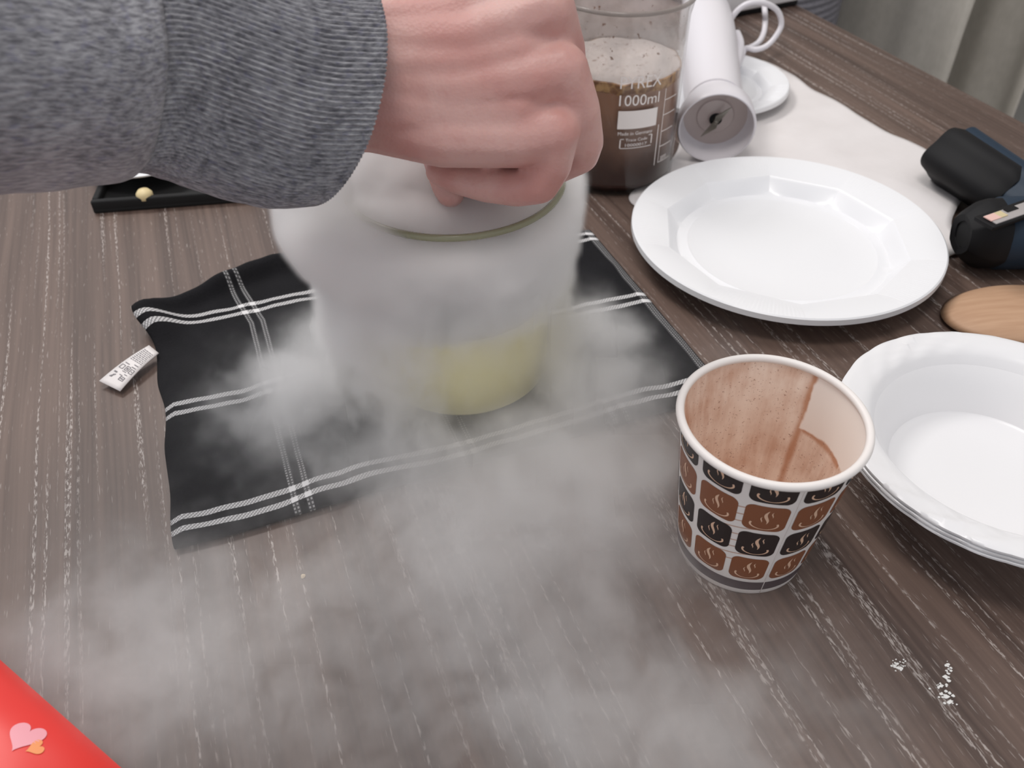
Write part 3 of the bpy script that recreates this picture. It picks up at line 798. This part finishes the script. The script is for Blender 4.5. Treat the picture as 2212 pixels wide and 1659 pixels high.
# ------------------------------------------------------------------ cordless tool
tool = empty('power_tool', 'dark blue and black cordless power tool beside the white plate', 'tool')
def oriented(o, p, direction, upv=Vector((0, 0, 1))):
    z = Vector(direction).normalized(); x = upv.cross(z).normalized(); y = z.cross(x)
    o.data.transform(Matrix(((x.x, y.x, z.x, p.x), (x.y, y.y, z.y, p.y), (x.z, y.z, z.z, p.z), (0, 0, 0, 1)))); return o
nose_p = P(2078, 506, 0.0245); body_dir = Vector((0.995, 0.03, 0.0))
def oct_r(k=8, ph=0.0): return lambda r, z, a, i: r * (0.55 + 0.45 * polyr(a, k, ph) * 1.05)
oriented(lathe('gear_nose', [(0.0085, 0.006), (0.0090, 0.0), (0.0135, -0.001), (0.0180, 0.004), (0.0225, 0.011), (0.0236, 0.015), (0.0236, 0.021), (0.0, 0.021)], M_black, tool, n=96, rfun=oct_r(6, 0.3)), nose_p, body_dir)
oriented(lathe('chuck_hole', [(0.0, 0.009), (0.0082, 0.008), (0.0086, 0.001), (0.0, 0.0105)][:3], M_hole, tool, n=32), nose_p, body_dir)
oriented(lathe('motor_housing', [(0.0, 0.0205), (0.0225, 0.0205), (0.0240, 0.024), (0.0242, 0.060), (0.0240, 0.120), (0.0225, 0.150), (0.017, 0.160), (0.0, 0.163)], M_blue, tool, n=64), nose_p, body_dir)
hA = nose_p + body_dir * 0.075 + Vector((0, 0.010, 0)); hB = P(2062, 330, 0.026)
hd = (hB - hA).normalized(); hl = (hB - hA).length
def sq(r, z, a, i): return r * (1 + 0.10 * math.cos(4 * a))
oriented(lathe('handle', [(0.0, 0.0), (0.020, 0.0), (0.0205, 0.02), (0.0195, hl * 0.5), (0.0210, hl * 0.85), (0.0215, hl - 0.006), (0.018, hl - 0.002), (0.0, hl - 0.002)], M_blue, tool, n=64, rfun=sq), hA, hd)
side = Vector((-hd.y, hd.x, 0)) * 0.0085
oriented(lathe('rubber_grip', [(0.0, hl * 0.34), (0.014, hl * 0.35), (0.0195, hl * 0.42), (0.0205, hl * 0.80), (0.0210, hl - 0.006), (0.0190, hl + 0.002), (0.012, hl + 0.006), (0.0, hl + 0.007)], M_black, tool, n=64, rfun=sq), hA + side, hd)
lp = P(2168, 466, 0.0492); ld = (P(2212, 448, 0.0492) - P(2120, 480, 0.0492)).normalized(); lpr = Vector((-ld.y, ld.x, 0))
ML = Matrix(((ld.x, lpr.x, 0, lp.x), (ld.y, lpr.y, 0, lp.y), (0, 0, 1, lp.z), (0, 0, 0, 1)))
box('label_border', (0.048, 0.015, 0.0030), M_black, tool, ML @ Matrix.Translation((0.006, 0, -0.0008)), 0.0008)
lab = box('rating_label', (0.042, 0.010, 0.0010), mat('label_silver', srgb(168, 162, 160), 0.4), tool, ML @ Matrix.Translation((0.007, -0.0008, 0.0009)), 0.0003)
box('label_patch', (0.009, 0.006, 0.0006), mat('label_salmon', srgb(226, 186, 176), 0.5), lab, ML @ Matrix.Translation((-0.0105, 0.0004, 0.0016)))
box('label_patch', (0.006, 0.006, 0.0006), mat('label_sand', srgb(206, 190, 150), 0.5), lab, ML @ Matrix.Translation((-0.003, 0.0004, 0.0016)))
box('label_patch', (0.010, 0.0035, 0.0006), M_black, lab, ML @ Matrix.Translation((0.008, 0.0018, 0.0016)))
box('label_patch', (0.006, 0.003, 0.0006), mat('label_yellow', srgb(206, 186, 60), 0.5), lab, ML @ Matrix.Translation((0.0235, -0.0022, 0.0016)))

# ------------------------------------------------------------------ wooden spoon behind the bowls
sp = empty('wooden_spoon', 'light brown wooden spoon lying face down behind the bowls', 'spoon')
tip = P(2040, 690, 0.004); sdir = Vector((0.975, 0.10, 0)).normalized(); spr = Vector((-sdir.y, sdir.x, 0))
V, F = [], []; n, R = 64, 10
sc_ = tip + sdir * 0.052
for i in range(R + 1):
    t = i / R
    for k in range(n):
        a = 2 * math.pi * k / n; q_ = sc_ + sdir * (0.052 * t * math.cos(a)) + spr * (0.031 * t * math.sin(a)); z = 0.001 + 0.011 * math.sqrt(max(0, 1 - (t * 0.985) ** 2))
        V.append((q_.x, q_.y, z))
for i in range(R):
    for k in range(n): l = (k + 1) % n; F.append((i * n + k, (i + 1) * n + k, (i + 1) * n + l, i * n + l))
F.append(tuple(range(R * n, R * n + n))[::-1])
mesh_obj('spoon_bowl', V, F, M_timber, sp)
hp = [sc_ + sdir * d + Vector((0, 0, zz)) for d, zz in ((0.04, 0.003), (0.07, 0.003), (0.14, 0.003), (0.24, 0.003))]
tube('handle', hp, 0.0055, M_timber, sp, n=14)

# ------------------------------------------------------------------ things behind the sleeve
bt = [P(u, v) for u, v in ((205, 466), (545, 440))]
td = (bt[1] - bt[0]).normalized(); tp = Vector((-td.y, td.x, 0)); tc = (bt[0] + bt[1]) / 2 + tp * 0.075
MT = Matrix(((td.x, tp.x, 0, tc.x), (td.y, tp.y, 0, tc.y), (0, 0, 1, 0), (0, 0, 0, 1)))
tr_ = empty('serving_tray', 'flat black tray lying under the grey sleeve', 'tray')
box('tray_floor', (0.118, 0.145, 0.004), M_hole, tr_, MT @ Matrix.Translation((0, 0, 0.0022)), 0.0012)
for sx, sy, lx, ly in ((0, 0.070, 0.118, 0.005), (0, -0.070, 0.118, 0.005), (0.0565, 0, 0.005, 0.135), (-0.0565, 0, 0.005, 0.135)):
    box('tray_edge', (lx, ly, 0.008), M_hole, tr_, MT @ Matrix.Translation((sx, sy, 0.0062)), 0.0015)
sau = lathe('saucer', [(0.0, 0.002), (0.022, 0.002), (0.030, 0.005), (0.044, 0.010), (0.046, 0.0105), (0.0455, 0.0092), (0.031, 0.0035), (0.024, 0.0), (0.0, 0.0)], M_white, n=96)
sp_ = P(268, 398, 0.014); sau.location = (sp_.x + 0.003, sp_.y + 0.044, 0.0102); tag(sau, 'small white saucer in the black tray', 'saucer')
cb = P(312, 420, 0.010)
kn = lathe('cream_knob', [(0.0, 0.0), (0.0042, 0.0006), (0.0062, 0.0035), (0.0060, 0.0070), (0.0040, 0.0095), (0.0, 0.0105)], M_cream, n=32)
kn.location = (cb.x, cb.y, 0.0042); tag(kn, 'small cream coloured knob in the black tray', 'knob')

# ------------------------------------------------------------------ red packet with printed hearts
e0, e1 = P(-44, 1424, 0.012), P(238, 1680, 0.012)
rd = (e1 - e0).normalized(); rn = Vector((rd.y, -rd.x, 0))
if rn.y > 0: rn = -rn
RL, RWd = 0.150, 0.120; rc = (e0 + e1) / 2 + rn * (RWd / 2 - 0.004) - rd * 0.02
def pil(a, b):                          # pillow height for a, b in -1..1
    f = (max(0, 1 - abs(a) ** 2.6) * max(0, 1 - abs(b) ** 2.6)) ** 0.55
    return 0.0165 * f + 0.0016 * nz(a * 3, b * 3, 2) * f
def packet():
    e = empty('red_packet', 'glossy red packet printed with pink and orange hearts at the near table edge', 'packet')
    n = 40; V, F = [], []
    for sgn in (1, -1):
        for j in range(n + 1):
            for i in range(n + 1):
                a, b = -1 + 2 * i / n, -1 + 2 * j / n; p = rc + rd * (a * RL / 2) + rn * (b * RWd / 2)
                V.append((p.x, p.y, 0.0175 + sgn * (pil(a, b) + 0.0003)))
    N = (n + 1) ** 2
    for s_ in (0, 1):
        for j in range(n):
            for i in range(n):
                k = s_ * N + j * (n + 1) + i; f = (k, k + 1, k + n + 2, k + n + 1); F.append(f if s_ else f[::-1])
    mesh_obj('film', V, F, M_red, e)
    # crimped silver end seams
    for s_ in (-1, 1):
        V, F = [], []; m = 60
        for i in range(m + 1):
            b = -1 + 2 * i / m
            for d in (-0.002, 0.010):
                p = rc + rd * (s_ * (RL / 2 + d)) + rn * (b * RWd / 2); V.append((p.x, p.y, 0.0172 + 0.0006 * math.sin(i * 1.6)))
        F = [(2 * i, 2 * i + 1, 2 * i + 3, 2 * i + 2) for i in range(m)]
        o = mesh_obj('crimped_seam', V, F, M_seal, e); md = o.modifiers.new('thickness', 'SOLIDIFY'); md.thickness = 0.0005
    def heart(u, v, size, tipdir, m):
        c = P(u, v, 0.030); w = P(u + tipdir[0] * 10, v + tipdir[1] * 10, 0.030) - c; dn = w.normalized(); sd = Vector((-dn.y, dn.x, 0))
        pts = []
        for k in range(48):
            t = 2 * math.pi * k / 48; x = 16 * math.sin(t) ** 3; y = 13 * math.cos(t) - 5 * math.cos(2 * t) - 2 * math.cos(3 * t) - math.cos(4 * t)
            pts.append((x / 17, -y / 17))
        V, F = [], []; R = 5
        def place(x, y):
            p = c + (sd * x + dn * y) * size; q = p - rc; a = q.dot(rd) / (RL / 2); b = q.dot(rn) / (RWd / 2)
            return (p.x, p.y, 0.0175 + pil(a, b) + 0.0006)
        for i in range(1, R + 1):
            for x, y in pts: V.append(place(x * i / R, y * i / R))
        V.append(place(0, 0)); n = 48
        for i in range(R - 1):
            for k in range(n): F.append((i * n + k, (i + 1) * n + k, (i + 1) * n + (k + 1) % n, i * n + (k + 1) % n))
        for k in range(n): F.append((R * n, k, (k + 1) % n))
        mesh_obj('printed_heart', V, F, m, e)
    heart(50, 1584, 0.0066, (-0.55, 0.8), M_pink); heart(72, 1608, 0.0033, (-0.85, 0.45), M_orange)
packet()

# ------------------------------------------------------------------ crumbs and specks
def blob(name, c, r, m, seed, flat=0.7):
    bm = bmesh.new(); bmesh.ops.create_icosphere(bm, subdivisions=2, radius=r)
    for v in bm.verts: v.co *= 1 + 0.5 * nz(v.co.x / r * 1.2 + seed, v.co.y / r * 1.2, v.co.z / r); v.co.z *= flat
    zm = min(v.co.z for v in bm.verts)
    for v in bm.verts: v.co += Vector((c.x, c.y, c.z - zm))
    me = bpy.data.meshes.new(name); bm.to_mesh(me); bm.free(); me.materials.append(m)
    o = bpy.data.objects.new(name, me); col.objects.link(o); return o
tag(blob('crumb', P(655, 1247), 0.0011, M_crumb, 1), 'single cream crumb on the table in front of the towel', 'crumb')
def specks(label, pts, seed, big):
    rnd = random.Random(seed); bm = bmesh.new()
    for (u, v, n, su, sv) in pts:
        for k in range(n):
            c = P(u + rnd.gauss(0, su), v + rnd.gauss(0, sv)); r = rnd.uniform(0.00022, big)
            g = bmesh.ops.create_icosphere(bm, subdivisions=1, radius=r)
            for w in g['verts']: w.co = Vector((w.co.x * rnd.uniform(.7, 1.6), w.co.y, w.co.z * 0.6)) + Vector((c.x, c.y, r * 0.5))
    me = bpy.data.meshes.new('powder_specks'); bm.to_mesh(me); bm.free(); me.materials.append(M_speck)
    o = bpy.data.objects.new('powder_specks', me); col.objects.link(o); tag(o, label, 'powder', kind='stuff')
specks('compact patch of white powder specks on the table in front of the bowls', [(1940, 1438, 46, 9, 6)], 3, 0.00055)
specks('streak and scatter of white powder specks on the table in front of the bowls', [(2046, 1452, 22, 3, 12), (2042, 1462, 8, 3, 3), (2030, 1482, 10, 10, 4), (2044, 1505, 18, 8, 6), (2058, 1516, 8, 5, 3)], 5, 0.0008)

# ------------------------------------------------------------------ person: fist over the beaker, grey knit sleeve
person = empty('person', 'closed bare fist held over the fogging beaker, arm in a grey knit sleeve', 'person', loc=D(1000, 150, 0.36))
def chain(bm, pts, step=0.30):
    """tapered run of spheres; pts: (Vector, radius)"""
    for (p, r), (q, s) in zip(pts[:-1], pts[1:]):
        L = (q - p).length; n = max(1, int(math.ceil(L / (min(r, s) * step))))
        for i in range(n + 1):
            t = i / n; c = p.lerp(q, t); rr = r + (s - r) * t
            g = bmesh.ops.create_icosphere(bm, subdivisions=2, radius=rr)
            for v in g['verts']: v.co += c
def make_body():
    bm = bmesh.new()
    k = lambda *a: [(D(u, v, d), r / 1000) for u, v, d, r in a]
    # metacarpals: wrist -> knuckle
    chain(bm, k((700, 250, .343, 17), (800, 252, .346, 14.5), (960, 292, .346, 13.5), (1120, 296, .347, 13), (1196, 284, .346, 11.5)))
    chain(bm, k((700, 190, .338, 19), (800, 185, .340, 16), (1000, 190, .340, 14), (1150, 168, .338, 12.5), (1212, 152, .338, 11.5)))
    chain(bm, k((700, 120, .338, 19), (800, 105, .338, 16), (1000, 90, .336, 14), (1120, 45, .334, 12.5), (1180, 22, .332, 12)))
    chain(bm, k((700, 60, .342, 18), (800, 40, .342, 15), (980, 0, .338, 14), (1090, -70, .336, 12.5), (1150, -110, .334, 12)))
    # palm flesh behind
    chain(bm, k((760, 180, .356, 20), (900, 190, .364, 19), (1060, 190, .364, 18)))
    chain(bm, k((800, 90, .358, 20), (950, 90, .366, 19), (1080, 60, .364, 17)))
    chain(bm, k((880, 270, .356, 14), (1050, 292, .358, 13)))
    # flesh between the metacarpals keeps the back of the hand smooth
    chain(bm, k((760, 220, .341, 17), (960, 240, .343, 13.5), (1110, 234, .343, 12.2), (1180, 226, .347, 10.5)))
    chain(bm, k((760, 150, .338, 17), (1000, 138, .338, 14), (1110, 112, .337, 12.5), (1168, 92, .340, 10.8)))
    chain(bm, k((760, 80, .339, 17), (960, 50, .337, 14), (1080, -8, .336, 12.5), (1140, -38, .338, 10.8)))
    # little finger curled under
    chain(bm, k((1196, 284, .346, 11.3), (1188, 352, .354, 9.8), (1164, 396, .360, 9.2), (1120, 404, .364, 8.8), (1050, 398, .370, 8.2), (985, 384, .376, 7.4), (948, 370, .380, 6.6)))
    # ring finger: drops behind the little finger
    chain(bm, k((1212, 152, .338, 11.5), (1246, 240, .350, 10.2), (1256, 305, .362, 10), (1250, 330, .368, 9.6), (1180, 365, .380, 9), (1060, 400, .390, 8.2)))
    chain(bm, k((1180, 22, .332, 12), (1212, 110, .350, 10.6), (1222, 190, .370, 10.2), (1150, 260, .386, 9.5), (1050, 320, .396, 8.6)))
    chain(bm, k((1150, -110, .334, 12), (1185, 0, .356, 10.6), (1190, 90, .374, 10.2), (1110, 200, .392, 9.5), (1020, 290, .400, 8.6)))
    # thumb: tip shows below the little finger
    chain(bm, k((860, 20, .365, 16), (900, 150, .385, 13.5), (945, 290, .396, 11), (968, 400, .394, 8.2), (973, 418, .394, 7.0)))
    # forearm inside the sleeve
    chain(bm, k((700, 155, .342, 28), (500, 140, .318, 31), (250, 120, .295, 33), (-100, 80, .265, 36)), 0.22)
    me = bpy.data.meshes.new('arm_and_fist'); bm.to_mesh(me); bm.free(); me.materials.append(M_skin)
    o = bpy.data.objects.new('arm_and_fist', me); col.objects.link(o)
    r = o.modifiers.new('r', 'REMESH'); r.mode = 'VOXEL'; r.voxel_size = 0.0011; r.use_smooth_shade = True
    s = o.modifiers.new('s', 'SMOOTH'); s.factor = 0.5; s.iterations = 14
    dg = bpy.context.evaluated_depsgraph_get(); me2 = bpy.data.meshes.new_from_object(o.evaluated_get(dg))
    me2.name = 'arm_and_fist'; bpy.data.objects.remove(o); bpy.data.meshes.remove(me)
    me2.polygons.foreach_set('use_smooth', [True] * len(me2.polygons))
    o = bpy.data.objects.new('arm_and_fist', me2); col.objects.link(o)
    if not me2.materials: me2.materials.append(M_skin)
    o['label'] = 'bare pinkish closed fist and wrist'
    return under(o, person)
make_body()

def make_sleeve():
    # stations from the cuff opening backwards: centre (pixel, depth), radius across the view, radius along it
    st = [((706, 196), .340, .0460, .0460), ((580, 190), .326, .0450, .0450), ((430, 146), .310, .0425, .0450), ((300, 110), .296, .0410, .0450), ((180, 112), .284, .0425, .0460),
          ((0, 96), .268, .0445, .0480), ((-260, 70), .246, .0470, .0500), ((-560, 20), .225, .0480, .0500)]
    C = [D(u, v, d) for (u, v), d, a, b in st]
    axis = Vector((0, 0, 0))
    def frame(i):
        t = (C[max(0, i - 1)] - C[min(len(C) - 1, i + 1)]).normalized()
        if i == 0: t = (_r * 0.76 + _f * 0.65 + _d * 0.06).normalized()
        if i == 1: t = ((_r * 0.76 + _f * 0.65 + _d * 0.06).normalized() * 0.6 + t * 0.4).normalized()
        dn = (_d - t * _d.dot(t)).normalized(); nr = t.cross(dn)
        return t, dn, nr
    FR = [frame(i) for i in range(len(C))]
    def at(x):                          # x in 0..len-1
        i = min(len(C) - 2, int(x)); t = x - i
        def cat(a, b, c, d): return 0.5 * ((2 * b) + (c - a) * t + (2 * a - 5 * b + 4 * c - d) * t * t + (3 * b - a - 3 * c + d) * t ** 3)
        idx = [max(0, i - 1), i, i + 1, min(len(C) - 1, i + 2)]
        c = cat(*[C[j] for j in idx]); a = cat(*[st[j][2] for j in idx]); b = cat(*[st[j][3] for j in idx])
        dn = FR[i][1].lerp(FR[i + 1][1], t).normalized(); nr = FR[i][2].lerp(FR[i + 1][2], t).normalized()
        return c, a, b, dn, nr
    N = 150; SEG = N * 6; RIB_END = 3.5
    def build(name, x0, x1, m, rib, inner=False, off=0.0):
        V, F, U = [], [], []
        for j in range(m + 1):
            x = x0 + (x1 - x0) * j / m; c, a, b, dn, nr = at(x)
            for k in range(SEG):
                ang = 2 * math.pi * k / SEG
                rr = off + (0.00058 * math.cos(N * ang) if rib else 0.0014 * nz(math.cos(ang) * 2, math.sin(ang) * 2, x * 1.8) + 0.0012)
                if name == 'ribbed_cuff':
                    if j == 0: rr -= 0.0012
                    rr += 0.0006 * nz(math.cos(ang) * 3, math.sin(ang) * 3, x * 3)
                V.append(c + dn * ((a + rr) * math.cos(ang)) + nr * ((b + rr) * math.sin(ang))); U.append((ang * 0.046, x * 0.035))
        for j in range(m):
            for k in range(SEG):
                l = (k + 1) % SEG; F.append((j * SEG + k, (j + 1) * SEG + k, (j + 1) * SEG + l, j * SEG + l))
        o = mesh_obj(name, V, F, M_knit, uvs=U)
        md = o.modifiers.new('thickness', 'SOLIDIFY'); md.thickness = 0.0022; md.offset = -1
        return under(o, person)
    build('ribbed_cuff', 0.0, RIB_END, 72, True)['label'] = 'ribbed grey heather cuff'
    build('knit_sleeve', RIB_END - 0.05, len(C) - 1.0, 40, False)['label'] = 'soft grey heather sleeve'
make_sleeve()

# ------------------------------------------------------------------ fog (real volumes, density from nested noise)
def fog_material(name, scale, color=(1.0, 0.994, 0.991)):
    m = bpy.data.materials.new(name); m.use_nodes = True; t = T(m.node_tree); t.n.remove(t.n['Principled BSDF'])
    v = t.node('ShaderNodeVolumePrincipled'); v.inputs['Color'].default_value = (*color, 1)
    v.inputs['Density'].default_value = scale; v.inputs['Anisotropy'].default_value = 0.25
    v.inputs['Density Attribute'].default_value = 'density'
    t.l.new(v.outputs[0], t.n['Material Output'].inputs['Volume']); return m
def fog_volume(name, label, lo, hi, res, scale, field):
    vd = bpy.data.volumes.new(name); o = bpy.data.objects.new(name, vd); col.objects.link(o)
    m = fog_material(name + '_vapour', scale); vd.materials.append(m)
    ng = bpy.data.node_groups.new(name, 'GeometryNodeTree')
    ng.interface.new_socket('Geometry', in_out='INPUT', socket_type='NodeSocketGeometry'); ng.interface.new_socket('Geometry', in_out='OUTPUT', socket_type='NodeSocketGeometry')
    t = T(ng); out = t.node('NodeGroupOutput'); vc = t.node('GeometryNodeVolumeCube')
    pos = t.node('GeometryNodeInputPosition').outputs[0]
    t.set(vc.inputs['Density'], field(t, pos)); vc.inputs['Min'].default_value = lo; vc.inputs['Max'].default_value = hi
    for a, r in zip('XYZ', res): vc.inputs['Resolution ' + a].default_value = r
    sm = t.node('GeometryNodeSetMaterial'); sm.inputs['Material'].default_value = m
    t.l.new(vc.outputs[0], sm.inputs[0]); t.l.new(sm.outputs[0], out.inputs[0])
    md = o.modifiers.new('fog', 'NODES'); md.node_group = ng
    tag(o, label, 'fog', kind='stuff'); return o
def vmul(t, vec, sx, sy, sz, ox=0.0, oy=0.0, oz=0.0):
    x, y, z = t.sep(vec); return t.xyz(x * sx + ox, y * sy + oy, z * sz + oz)
def plume(t, pos):
    x, y, z = t.sep(pos)
    wv = t.node('ShaderNodeSeparateXYZ'); t.l.new(t.noise(pos, 38.0, 2, 0.5, 0, 'col'), wv.inputs[0])
    wx = X(t.t, wv.outputs[0]) - 0.5; wy = X(t.t, wv.outputs[1]) - 0.5; wz = X(t.t, wv.outputs[2]) - 0.5
    low = z.sstep(0.110, 0.030)                                   # 0 at the rim, 1 near the towel
    amp = 0.010 + low * 0.020
    qx = x - BX + wx * amp; qy = y - BY + wy * amp; qz = z + wz * 0.008
    r = (qx * qx + qy * qy).sqrt()
    left = qx.sstep(0.01, -0.07)
    # outer skin of the overflowing vapour
    R0 = 0.0655 + left * 0.024
    R = R0 - qz.sstep(0.112, 0.080) * (0.006 + left * 0.012) + low * 0.010
    ztop = 0.131 + qy.sstep(-0.035, 0.035) * 0.016 + left * 0.014 - (r / 0.09).pow(2.0) * 0.020
    shell = r.sstep(R + 0.0015, R - 0.0060) * qz.sstep(ztop, ztop - 0.006)
    inside = r.sstep(0.0505, 0.0490)
    # falling streaks
    sv = t.xyz(qx * 95.0, qy * 95.0, qz * 26.0)
    st = t.noise(sv, 1.0, 3, 0.55, 0.6)
    th = qz.mapr(0.0, 0.115, 0.54, 0.18)
    streak = st.sstep(th - 0.10, th + 0.13)
    win = (qx.sstep(-0.055, 0.010) * qz.sstep(0.100, 0.052) * qy.lt(0.015)) * 0.90        # thinner in front of the liquid
    outer = shell * streak * (1.0 - low * 0.62) * (1.0 - win)
    core = inside * qz.sstep(0.056, 0.064) * qz.sstep(ztop, ztop - 0.006) * 1.6
    d = (outer * (1.0 - inside)).max(core)
    return d * z.gt(0.0035)
fog_volume('fog_plume', 'dense white fog filling the beaker and spilling over its rim', (-0.150, 0.265, 0.002), (0.080, 0.480, 0.164), (142, 132, 100), 280.0, plume)
def blanket(t, pos):
    x, y, z = t.sep(pos)
    wv = t.node('ShaderNodeSeparateXYZ'); t.l.new(t.noise(pos, 16.0, 3, 0.55, 0, 'col'), wv.inputs[0])
    wx = X(t.t, wv.outputs[0]) - 0.5; wy = X(t.t, wv.outputs[1]) - 0.5
    w2 = t.node('ShaderNodeSeparateXYZ'); t.l.new(t.noise(pos, 52.0, 2, 0.5, 0.4, 'col'), w2.inputs[0])
    qx = x + wx * 0.055 + (X(t.t, w2.outputs[0]) - 0.5) * 0.022; qy = y + wy * 0.055 + (X(t.t, w2.outputs[1]) - 0.5) * 0.022
    M = None                            # where the fog has crept to: soft pools on the table
    for (u, v, s, a) in ((690, 800, .034, 1.9), (560, 900, .034, 1.1), (1230, 800, .028, 1.7), (1330, 870, .030, 1.3), (1290, 740, .024, 1.3), (820, 980, .036, 1.2), (1230, 1010, .040, 1.2), (1010, 1110, .040, .95), (1200, 1090, .036, .6),
                         (1000, 1230, .044, .62), (760, 1260, .042, .50), (1280, 1200, .040, .55), (1180, 1420, .042, .50), (1350, 1600, .046, .78), (1050, 1560, .045, .48), (480, 1300, .046, .46), (240, 1420, .046, .55),
                         (500, 1520, .044, .55), (200, 1250, .045, .36), (60, 1520, .045, .45), (760, 1560, .042, .40), (1560, 740, .016, .30), (1620, 1420, .044, .30), (1750, 1580, .040, .22), (1560, 1600, .044, .42), (1460, 1160, .026, .55), (1400, 1010, .026, .6)):
        c = P(u, v, 0.010); dx = qx - c.x; dy = qy - c.y
        e = ((dx * dx + dy * dy) * (-1.0 / (s * s))).exp() * a; M = e if M is None else M + e
    M = M.min(1.9)
    near = ((x - BX) * (x - BX) + (y - BY) * (y - BY)).sqrt().sstep(0.13, 0.055)
    h = 0.010 + t.noise(t.xyz(qx * 30.0, qy * 30.0, 5.0), 1.0, 2) * (0.030 + near * 0.045)
    prof = z.sstep(h, h * 0.35) * z.gt(0.0006)
    n1 = t.noise(t.xyz(qx * 42.0, qy * 42.0, z * 60.0), 1.0, 4, 0.6, 0.9)
    n2 = t.noise(t.xyz(qx * 110.0, qy * 75.0, z * 90.0), 1.0, 2, 0.5, 0.8)
    body = (n1 * 0.75 + n2 * 0.35 - 0.02 + (M - 0.7) * 0.25).sstep(0.34, 0.74)
    return M * prof * (body * 0.78 + 0.22)
fog_volume('fog_blanket', 'thin drifting fog creeping over the table and towel', (-0.270, 0.085, 0.0), (0.190, 0.480, 0.060), (210, 182, 32), 56.0, blanket)
